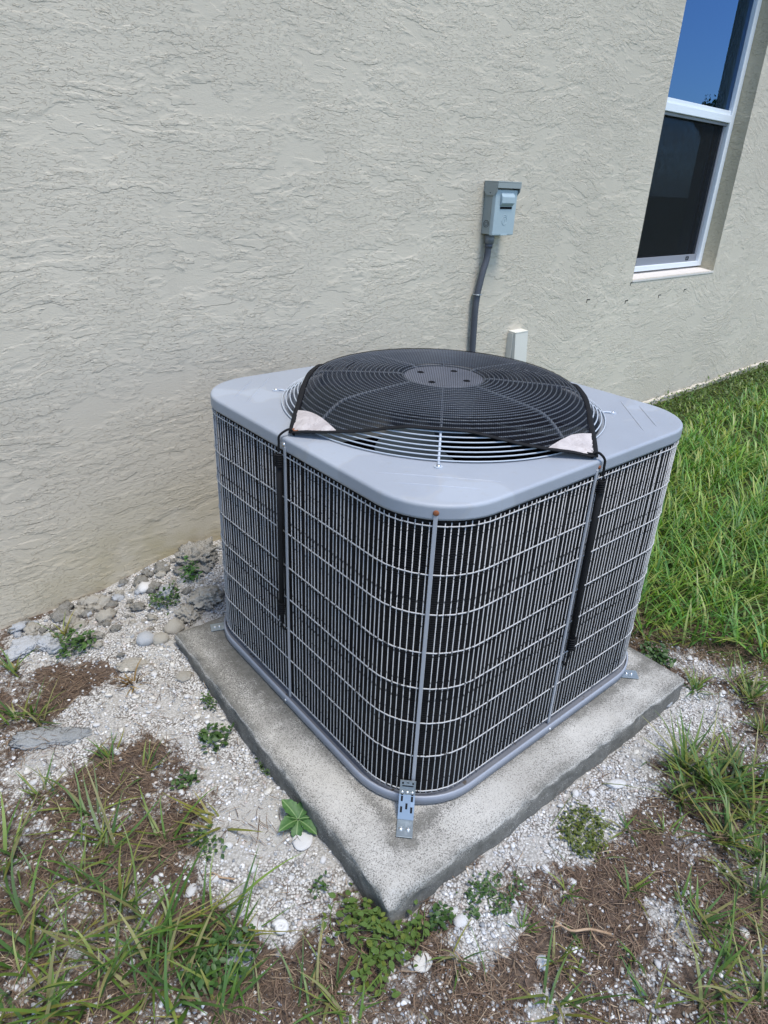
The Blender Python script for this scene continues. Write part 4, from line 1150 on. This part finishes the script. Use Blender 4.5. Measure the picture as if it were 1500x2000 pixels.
def grass_cols(n, per, t, r, yel=0.08, pal=GRN):
    c = pal[r.integers(0, len(pal), n)] * r.uniform(0.8, 1.25, (n, 1))
    m = r.random(n) < yel; c[m] = YEL[r.integers(0, 3, m.sum())]
    C = np.repeat(c, per, 0)
    return C * (0.86 + 0.22 * t)[:, None]
def stuff_grass(name, label, x, y, lmin, lmax, wmin, wmax, seed, yel=0.08, lean=(0.1, 0.6, 0.5, 1.5), mat='grass', kind='stuff'):
    r = np.random.default_rng(seed); n = len(x)
    ln_ = r.uniform(lmin, lmax, n); wd = r.uniform(wmin, wmax, n)
    V, F, t = strips(x, y, height(x, y) - 0.004, r.random(n) * 2 * PI, ln_, wd, r.uniform(lean[0], lean[1], n), r.uniform(lean[2], lean[3], n), 4, r, 0.3)
    o = np_mesh(name, V, F, M[mat], None, grass_cols(n, 10, t, r, yel), smooth=True)
    tag(o, label, 'grass', kind=kind); return o
r = np.random.default_rng(5)
def lawn_pts(n, x0, x1, y0, y1, r):
    x = r.uniform(x0, x1, n); y = r.uniform(y0, y1, n)
    k = (y < wall_y(x) - 0.02) & (r.random(n) < lawnm(x, y) * (0.25 + 0.75 * sstep(fbm(x, y, 6, 3, 90), 0.28, 0.5))); k &= ~on_pad(x, y, 0.01)
    return x[k], y[k]
xa, ya = lawn_pts(19000, 0.46, 2.4, -1.3, 1.0, r)
xb, yb = lawn_pts(20000, 2.2, 6.0, -1.2, 1.2, r)
xc, yc = lawn_pts(9000, 5.5, 12, -2.0, 1.3, r)
x = np.concatenate([xa, xb, xc]); y = np.concatenate([ya, yb, yc]); n = len(x)
dw = wall_y(x) - y
ln_ = r.uniform(0.05, 0.20, n) * (0.30 + 0.70 * sstep(dw, 0.10, 0.75)) * (0.55 + 0.45 * sstep(x - 0.3 * y, 0.55, 0.95))
wd = r.uniform(0.0035, 0.0090, n) * (1 + 0.3 * (x > 2))
V, F, t = strips(x, y, height(x, y) - 0.004, r.random(n) * 2 * PI, ln_, wd, r.uniform(0.15, 1.15, n), r.uniform(0.9, 1.95, n), 4, r, 0.45)
o = np_mesh('lawn_grass', V, F, M['grass'], None, grass_cols(n, 10, t, r, 0.12) * np.array([1.25, 1.50, 1.20]), smooth=True)
tag(o, 'green lawn grass to the right of the unit along the wall', 'grass', kind='stuff')
# straw thatch
n = 150000
x = r.uniform(-1.4, 0.95, n); y = r.uniform(-1.25, 0.75, n)
gm = gravel(x, y)
k = ~on_pad(x, y, 0.006) & (r.random(n) < np.clip(1.05 - 1.25 * gm, 0.015, 1) * (0.35 + 0.65 * sstep(fbm(x, y, 10, 3, 95), 0.3, 0.55)))
k &= ~((y > 0.35) & (r.random(n) > 0.8))
x = x[k]; y = y[k]; n = len(x)
flow = fbm(x, y, 3.0, 2, 97) * 9
az = flow + r.normal(0, 0.9, n)
ln_ = r.uniform(0.012, 0.055, n)
V, F, t = strips(x, y, height(x, y) + r.uniform(-0.001, 0.008, n), az, ln_, r.uniform(0.0008, 0.0021, n), r.uniform(1.15, 1.6, n), r.uniform(1.45, 1.8, n), 3, r, 0.8)
STR = np.array([(0.16, 0.105, 0.07), (0.23, 0.16, 0.11), (0.095, 0.062, 0.043), (0.30, 0.22, 0.15), (0.19, 0.13, 0.095), (0.12, 0.085, 0.067), (0.42, 0.33, 0.23)])
c = STR[r.choice(7, n, p=(0.22, 0.2, 0.2, 0.1, 0.15, 0.09, 0.04))] * r.uniform(0.75, 1.2, (n, 1))
o = np_mesh('dead_thatch', V, F, M['straw'], None, np.repeat(c, 8, 0), smooth=False)
tag(o, 'brown dead grass thatch covering the soil around the pad', 'dead grass', kind='stuff')
# thin young blades through the thatch
n = 2600
x = r.uniform(-1.3, 0.8, n); y = r.uniform(-1.15, 0.2, n); gm = gravel(x, y)
k = ~on_pad(x, y, 0.015) & (r.random(n) < (1 - gm) * (0.10 + 0.55 * sstep(fbm(x, y, 5, 3, 99), 0.5, 0.7)) + 0.8 * (x < -0.85) * (1 - gm) * 0.5)
stuff_grass('sparse_grass', 'thin scattered grass blades growing through the dead thatch', x[k], y[k], 0.03, 0.12, 0.0015, 0.004, 31, 0.15, (0.3, 1.1, 0.9, 1.7))

# ================================================================== GRASS TUFTS
def tuft(name, label, x, y, size, seed, group, nb=None, yel=0.08, pal=GRN, lean=(0.35, 1.25, 0.8, 1.75), wide=1.0):
    r = np.random.default_rng(seed); nb = nb or int(10 + 14 * size)
    bx = r.normal(0, 0.012 * size, nb); by = r.normal(0, 0.012 * size, nb)
    ln_ = r.uniform(0.06, 0.17, nb) * size
    V, F, t = strips(bx, by, np.full(nb, -0.006), r.random(nb) * 2 * PI, ln_, r.uniform(0.0034, 0.0072, nb) * (0.6 + 0.4 * size) * wide, r.uniform(lean[0], lean[1], nb), r.uniform(lean[2], lean[3], nb), 6, r, 0.35)
    o = np_mesh(name, V, F, M['grass'], None, grass_cols(nb, 14, t, r, yel, pal), smooth=True)
    o.location = (x, y, float(height(np.array([x]), np.array([y]))[0])); tag(o, label, 'grass tuft', group); return o
TL = [(-0.948, 0.615, 0.7), (-0.98, 0.424, 1.0), (-0.945, 0.398, 0.8), (-0.855, 0.146, 0.6), (-0.79, 0.078, 0.5), (-1.105, 0.018, 1.3), (-0.945, 0.026, 1.0), (-1.003, 0.135, 0.6), (-0.936, -0.072, 1.2), (-1.002, -0.122, 0.8), (-0.837, -0.119, 0.9), (-0.964, -0.208, 1.2), (-1.093, -0.12, 1.0), (-1.128, -0.193, 1.2), (-1.157, -0.251, 1.3), (-1.115, -0.303, 1.3), (-1.022, -0.297, 1.2), (-0.934, -0.279, 1.3), (-0.919, -0.336, 1.2), (-0.838, -0.331, 1.2), (-0.821, -0.379, 1.0), (-0.966, -0.382, 1.2), (-0.932, -0.428, 1.1), (-0.889, -0.472, 0.9), (-1.058, -0.216, 0.9), (-1.052, -0.334, 1.1)]
TC = [(-0.775, -0.562, 0.9), (-0.734, -0.57, 0.7), (-0.722, -0.619, 0.7), (-0.851, -0.463, 0.6), (-0.527, -0.666, 0.5)]
TR = [(0.216, -0.747, 1.4), (0.22, -0.694, 1.2), (0.221, -0.806, 1.3), (0.213, -0.867, 1.2), (0.332, -0.779, 1.0), (0.335, -0.839, 1.2), (0.106, -0.848, 1.1), (0.119, -0.918, 1.0), (0.135, -0.739, 0.8), (0.631, -0.645, 0.8), (0.602, -0.7, 0.9), (0.524, -0.578, 0.6), (0.506, -0.767, 0.7)]
TB = [(-0.031, -0.703, 0.6), (0.019, -0.766, 0.5), (0.035, -0.882, 0.8), (-0.153, -0.784, 0.6), (-0.105, -0.867, 0.6), (-0.11, -0.9, 0.9), (-0.099, -0.945, 0.9), (-0.169, -0.968, 1.0), (-0.24, -0.984, 1.2), (0.019, -0.95, 1.0), (-0.037, -0.993, 0.9), (-0.162, -1.037, 1.2), (-0.31, -0.92, 0.6), (-0.442, -0.815, 1.0), (-0.381, -0.78, 0.5), (-0.255, -0.711, 0.5), (-0.315, -0.799, 0.4), (-0.383, -0.699, 0.4), (-0.263, -0.862, 0.5)]
ORD = ['leftmost', 'second from the left', 'third from the left', 'fourth from the left', 'fifth from the left', 'sixth from the left', 'seventh from the left', 'rightmost']
sd = 300
def cam_x(q): return (Vector((q[0], q[1], -0.07)) - cam.location).dot(R_) / (Vector((q[0], q[1], -0.07)) - cam.location).dot(F_)
def cam_d_(q): return (q[0] + 1.126) * 0.65 + (q[1] + 1.1) * 0.76
def tuft_rows(lst, rows, grp, nbf, wide, sz=1.0):
    """rows: list of (count, place text); tufts sorted from far to near, each row named from left to right"""
    global sd
    l = sorted(lst, key=lambda q: -cam_d_(q)); k = 0
    for cnt_, place in rows:
        row = sorted(l[k:k + cnt_], key=cam_x); k += cnt_
        for i, (x, y, s_) in enumerate(row):
            sd += 1
            o_ = 'rightmost' if i == len(row) - 1 and i > 0 else ORD[i]
            tuft('grass_tuft', ('big ' if s_ >= 1.2 else 'small ' if s_ <= 0.6 else '') + 'green grass tuft, ' + o_ + ' of ' + place, x, y, s_ * sz, sd, grp, nbf(s_), 0.12, wide=wide)
tuft_rows(TL, [(4, 'four between wall and grey slab'), (6, 'six in front of the grey slab'), (8, 'eight left of the sandy gravel'), (8, 'eight along the lower left edge')],
          'grass tufts left of the pad', lambda q: int(6 + 9 * q), 1.0)
tuft_rows(TC, [(2, 'two below the near pad corner'), (3, 'three at the bottom edge below the pad')], 'grass tufts below the pad corner', lambda q: int(6 + 8 * q), 1.0)
tuft_rows(TR, [(4, 'four beyond the right pad corner'), (5, 'five right of the white gravel'), (4, 'four at the right edge')],
          'grass tufts right of the pad', lambda q: int(16 + 20 * q), 1.1, 0.85)
tuft_rows(TB, [(6, 'six right of the weed mat'), (6, 'six mid-way down the lower right'), (7, 'seven along the lower right edge')],
          'thin grass tufts at lower right', lambda q: int(7 + 9 * q), 1.0, 0.9)
tuft('yellow_grass_sprig', 'single yellow withered grass sprig on the sandy gravel', -0.731, -0.152, 0.85, 901, None, 8, 1.0, lean=(0.6, 1.1, 1.0, 1.6), wide=1.3)
tuft('yellow_grass_tuft', 'yellowish grass tuft against the wall at the far left', -0.800, 0.690, 0.55, 902, None, 26, 0.7)
tuft('brown_grass_tuft', 'withered orange brown grass tuft in the gravel near the wall', -0.720, 0.360, 0.5, 903, None, 26, 0.0, pal=np.array([(0.24, 0.15, 0.05), (0.30, 0.20, 0.06), (0.18, 0.10, 0.05)]))
tuft('yellow_grass_tuft', 'yellow grass blades at the lawn edge behind the right pad corner', 0.660, -0.440, 0.7, 904, None, 12, 0.9)

# ================================================================== BROAD-LEAVED WEEDS
def leaf_mesh(name, mat, L=1.0, W=0.5, serr=0.0, fold=0.12, droop=0.2, n=7):
    V = []; F = []
    for i in range(n + 1):
        t = i / n
        w = W / 2 * math.sin(PI * min(1, (t * 0.93 + 0.05)) ** (1.35 if serr else 0.85)) * (1 + (serr if i % 2 else -serr))
        if i == n: w = 0.01 * W
        z = -droop * t * t
        V += [(-w, t * L, z + fold * w), (0, t * L, z), (w, t * L, z + fold * w)]
    for i in range(n):
        a = i * 3; F += [(a, a + 1, a + 4, a + 3), (a + 1, a + 2, a + 5, a + 4)]
    me = bpy.data.meshes.new(name); me.from_pydata(V, [], F); me.update(); me.shade_smooth(); me.materials.append(mat); return me
hz = lambda x, y: float(height(np.array([x]), np.array([y]))[0])
ro = empty('leafy_rosette', (-0.598, -0.262, hz(-0.598, -0.262) + 0.012)); tag(ro, 'broad-leaved green rosette weed against the left pad edge', 'weed')
for az, L, W, tl in ((0.20, 0.050, 0.031, 0.75), (1.60, 0.044, 0.030, 0.45), (-1.10, 0.040, 0.032, 0.60), (-2.85, 0.047, 0.026, 0.20), (2.45, 0.038, 0.026, 0.02), (-1.9, 0.040, 0.028, 0.04), (0.9, 0.024, 0.014, 0.9), (-2.2, 0.020, 0.012, 0.9)):
    l = link('leaf', leaf_mesh('leaf', M['dand'], L, W, 0.10, 0.5, 0.018, 9), None, ro)
    l.rotation_euler = Matrix.Rotation(az, 3, 'Z').to_euler(); l.rotation_euler = (tl, 0, az); l.location = (-0.002 * math.sin(az), 0.002 * math.cos(az), 0.002)
# vine below the near pad corner: each leaf a part
vine = empty('leafy_vine', (-0.600, -0.560, hz(-0.6, -0.56))); tag(vine, 'leafy yellow-green creeping vine spilling below the near pad corner', 'weed')
lm = [leaf_mesh('leaf', M['vine_leaf'], 1.0, 0.62, 0, 0.3, 0.15, 5), leaf_mesh('leaf', M['vine_leaf_y'], 1.0, 0.62, 0, 0.3, 0.15, 5)]
r = np.random.default_rng(77)
cl_ = [(-0.640, -0.490, 0.045, 34), (-0.600, -0.535, 0.045, 60), (-0.628, -0.560, 0.05, 60), (-0.590, -0.585, 0.04, 46), (-0.665, -0.595, 0.040, 40), (-0.612, -0.500, 0.03, 26), (-0.545, -0.585, 0.03, 22)]
nl = 0
for cx_, cy_, sg, k in cl_:
    stem = [(cx_ + sg * 0.9 * math.cos(q * 2.1 + cx_ * 50), cy_ + sg * 0.9 * math.sin(q * 1.7), 0) for q in range(5)]
    for i in range(k):
        x = cx_ + r.normal(0, sg * 0.55); y = cy_ + r.normal(0, sg * 0.55)
        if on_pad(x, y, 0.006): continue
        l = bpy.data.objects.new('leaf', lm[int(r.random() < 0.22)]); COL.objects.link(l); l.parent = vine
        s = r.uniform(0.009, 0.0175); l.scale = (s, s, s)
        l.location = (x + 0.600, y + 0.560, hz(x, y) - hz(-0.6, -0.56) + r.uniform(0.006, 0.035))
        l.rotation_euler = (r.normal(0.1, 0.35), r.normal(0, 0.35), r.random() * 6.3); nl += 1
    tube('stem', smooth_path([(q[0] + 0.6, q[1] + 0.56, hz(q[0], q[1]) - hz(-0.6, -0.56) + 0.008 + 0.006 * i) for i, q in enumerate(stem) if not on_pad(q[0], q[1], 0.01)] or [(0, 0, 0), (0.02, 0, 0.01)], 4), 0.0009, M['vine_leaf'], vine, 5)
def leaf_patch(name, label, x, y, rx, ry, n, smin, smax, seed, c1, c2, up=0.02, rot=0.0, hole=0.3):
    """small-leaved ground weed: the leaves joined as one foliage mesh plus a few runner stems"""
    r = np.random.default_rng(seed)
    root = empty(name, (x, y, hz(x, y))); tag(root, label, 'weed')
    a = r.random(n) * 2 * PI; q = np.sqrt(r.random(n)) * (1 - 0.35 * r.random(n))
    lx = q * np.cos(a) * rx; ly = q * np.sin(a) * ry
    dx = lx * math.cos(rot) - ly * math.sin(rot); dy = lx * math.sin(rot) + ly * math.cos(rot)
    k = ~on_pad(x + dx, y + dy, 0.003) & (fbm(x + dx, y + dy, 40, 2, seed) > hole)
    dx = dx[k]; dy = dy[k]; n = len(dx)
    dz = height(x + dx, y + dy) - hz(x, y) + r.uniform(0.002, up, n)
    s = r.uniform(smin, smax, n); az = r.random(n) * 2 * PI; tl = r.normal(0, 0.4, n); tr_ = r.normal(0, 0.4, n)
    base = np.array([(0, 0, 0), (-0.30, 0.35, 0.05), (-0.26, 0.72, 0.03), (0, 1.0, -0.05), (0.26, 0.72, 0.03), (0.30, 0.35, 0.05), (0, 0.5, -0.04)])
    fc = np.array([(0, 6, 1), (1, 6, 2), (2, 6, 3), (3, 6, 4), (4, 6, 5), (5, 6, 0)])
    P = base[None] * s[:, None, None]
    P[:, :, 2] += P[:, :, 1] * np.sin(tl)[:, None] + P[:, :, 0] * np.sin(tr_)[:, None]
    ca, sa = np.cos(az)[:, None], np.sin(az)[:, None]
    V = np.stack([P[:, :, 0] * ca - P[:, :, 1] * sa + dx[:, None], P[:, :, 0] * sa + P[:, :, 1] * ca + dy[:, None], P[:, :, 2] + dz[:, None]], -1).reshape(-1, 3)
    F = (fc[None] + (np.arange(n) * 7)[:, None, None]).reshape(-1, 3)
    f = r.random((n, 1)); c = np.array(c1) * (1 - f) + np.array(c2) * f
    fo = np_mesh('foliage', V, F, M['weed'], root, np.repeat(c, 7, 0), smooth=True); fo['kind'] = 'stuff'
    for i in range(3):
        b = a[i]; st_ = [(0.2 * rx * j * math.cos(b + 0.3 * j), 0.2 * ry * j * math.sin(b + 0.3 * j), 0.004 + 0.001 * j) for j in range(5)]
        tube('runner_stem', st_, 0.0008, M['vine_leaf'], root, 5)
    return root
D1, D2 = (0.032, 0.075, 0.020), (0.075, 0.14, 0.035)
leaf_patch('creeping_weed', 'dark green creeping weed patch at the right pad edge near its corner', -0.392, -0.622, 0.085, 0.05, 300, 0.006, 0.010, 21, D1, D2, 0.014, -0.2, 0.38)
leaf_patch('creeping_weed', 'olive yellow round weed mat on white gravel right of the pad', -0.118, -0.650, 0.078, 0.060, 520, 0.005, 0.010, 22, (0.055, 0.085, 0.018), (0.15, 0.17, 0.035), 0.014, 0.3, 0.2)
leaf_patch('creeping_weed', 'leafy green weed on the sandy gravel left of the pad', -0.627, 0.062, 0.050, 0.038, 70, 0.010, 0.018, 23, D1, D2, 0.03)
leaf_patch('creeping_weed', 'small green weed hugging the left pad edge above the rosette', -0.570, -0.085, 0.024, 0.055, 90, 0.006, 0.012, 24, D1, (0.09, 0.13, 0.04), 0.02)
leaf_patch('creeping_weed', 'tiny weed at the left pad edge farther back', -0.592, 0.165, 0.018, 0.04, 50, 0.006, 0.010, 25, D1, D2, 0.025)
leaf_patch('creeping_weed', 'bushy green weed under the wall at the left', -0.790, 0.600, 0.065, 0.045, 150, 0.010, 0.018, 26, D1, (0.09, 0.17, 0.04), 0.05)
leaf_patch('creeping_weed', 'green weed sprouting among the limestone rubble', -0.505, 0.635, 0.055, 0.050, 190, 0.007, 0.013, 27, D1, D2, 0.05)
leaf_patch('creeping_weed', 'bright green weed between the rubble and the big limestone chunk', -0.405, 0.690, 0.040, 0.040, 130, 0.008, 0.014, 28, (0.04, 0.11, 0.02), (0.08, 0.20, 0.04), 0.06)
leaf_patch('creeping_weed', 'small dark weed on the border of brown thatch and sand', -0.738, -0.010, 0.035, 0.022, 50, 0.008, 0.014, 29, D1, D2, 0.02)
leaf_patch('creeping_weed', 'dark low weed at the foot of the yellow sprig', -0.770, -0.185, 0.028, 0.06, 80, 0.006, 0.012, 30, D1, D2, 0.012)
leaf_patch('creeping_weed', 'round-leaved weed among the foreground grass tufts at left', -0.858, -0.410, 0.075, 0.06, 240, 0.009, 0.015, 32, (0.03, 0.075, 0.02), (0.07, 0.14, 0.03), 0.03)
leaf_patch('creeping_weed', 'small weed at the near pad corner on its right side', -0.500, -0.600, 0.03, 0.022, 80, 0.008, 0.014, 33, D1, D2, 0.04)
leaf_patch('creeping_weed', 'low green weed in the soil behind the right pad corner', 0.560, -0.440, 0.05, 0.06, 160, 0.010, 0.018, 34, D1, D2, 0.03)
leaf_patch('creeping_weed', 'few weed leaves on the gravel above the leafy vine', -0.640, -0.405, 0.022, 0.022, 26, 0.006, 0.011, 35, D1, D2, 0.015)
# low clover by the wall under the lawn's far edge
r = np.random.default_rng(44); n = 9000
x = r.uniform(1.1, 7.0, n) ; y = wall_y(x) - np.abs(r.normal(0, 0.22, n)) - 0.01
s = r.uniform(0.012, 0.026, n); az = r.random(n) * 2 * PI
base = np.array([(0, 0, 0), (-0.3, 0.5, 0.06), (0, 1.0, 0.0), (0.3, 0.5, 0.06)])
P = base[None] * s[:, None, None]; P[:, :, 2] += P[:, :, 1] * r.normal(0.2, 0.5, n)[:, None]
ca, sa = np.cos(az)[:, None], np.sin(az)[:, None]
zz_ = height(x, y) + r.uniform(0.0, 0.045, n)
V = np.stack([P[:, :, 0] * ca - P[:, :, 1] * sa + x[:, None], P[:, :, 0] * sa + P[:, :, 1] * ca + y[:, None], P[:, :, 2] + zz_[:, None]], -1).reshape(-1, 3)
F = (np.array([(0, 1, 2, 3)])[None] + (np.arange(n) * 4)[:, None, None]).reshape(-1, 4)
f = r.random((n, 1)); c = np.array((0.04, 0.085, 0.018)) * (1 - f) + np.array((0.13, 0.18, 0.035)) * f
o = np_mesh('clover_cover', V, F, M['weed'], None, np.repeat(c, 4, 0), smooth=True)
tag(o, 'low clover ground cover along the wall foot at the right', 'ground cover', kind='stuff')
# fallen dry stalks
def stalk(label, pts, rad):
    o = empty('dry_stalk', pts[0]); tag(o, label, 'dead stalk')
    p0 = Vector(pts[0])
    tube('stem', [Vector(p) - p0 for p in smooth_path(pts, 4)], rad, M['bark'], o, 6)
    for i in range(1, len(pts) - 1):
        a = Vector(pts[i]) - p0
        tube('twig', [a, a + Vector((0.02 * math.cos(i * 2.1), 0.02 * math.sin(i * 2.1), 0.004)), a + Vector((0.038 * math.cos(i * 2.1 + 0.3), 0.038 * math.sin(i * 2.1 + 0.3), 0.003))], rad * 0.6, M['bark'], o, 5)
stalk('tan dead plant stalk lying on thatch at lower right', [(-0.335, -0.735, -0.052), (-0.325, -0.765, -0.050), (-0.295, -0.785, -0.050), (-0.27, -0.815, -0.052)], 0.0024)
stalk('reddish dead stem lying on the sand below the yellow sprig', [(-0.800, -0.255, -0.055), (-0.783, -0.275, -0.054), (-0.765, -0.292, -0.055)], 0.0018)

# young tree out on the lawn: it shows in the photograph only as the dark shape mirrored in the upper pane
tree = empty('garden_tree', (16.05, -4.38, -0.07)); tag(tree, 'small bushy tree on the lawn, mirrored in the upper window pane', 'tree')
tube('trunk', [(0, 0, 0), (0.03, 0.02, 0.9), (-0.02, 0.04, 1.7), (0.02, 0.0, 2.5), (0.0, 0.0, 3.0)], [0.07, 0.06, 0.045, 0.03, 0.012], M['bark'], tree, 8)
r = np.random.default_rng(123); n = 2600
a = r.random(n) * 2 * PI; el = r.uniform(-1, 1, n); rad_ = 0.62 * r.random(n) ** 0.45 * (0.65 + 0.5 * vnoise(a * 1.3 + 5, el * 2 + 5, 1.6, 3))
P0 = np.stack([rad_ * np.cos(a) * np.sqrt(1 - el ** 2), rad_ * np.sin(a) * np.sqrt(1 - el ** 2), 2.85 + 0.85 * rad_ * el], 1)
sz = r.uniform(0.05, 0.10, n); d1 = r.normal(size=(n, 3)); d1 /= np.linalg.norm(d1, axis=1)[:, None]; d2 = np.cross(d1, r.normal(size=(n, 3))); d2 /= np.linalg.norm(d2, axis=1)[:, None]
V = np.stack([P0 - d1 * sz[:, None] * 0.6, P0 + d2 * sz[:, None] * 0.25, P0 + d1 * sz[:, None] * 0.6, P0 - d2 * sz[:, None] * 0.25], 1).reshape(-1, 3)
F = np.arange(n * 4).reshape(-1, 4)
f = r.random((n, 1)); c = np.array((0.025, 0.055, 0.015)) * (1 - f) + np.array((0.07, 0.12, 0.03)) * f
o = np_mesh('crown', V, F, M['weed'], tree, np.repeat(c, 4, 0)); o['kind'] = 'stuff'
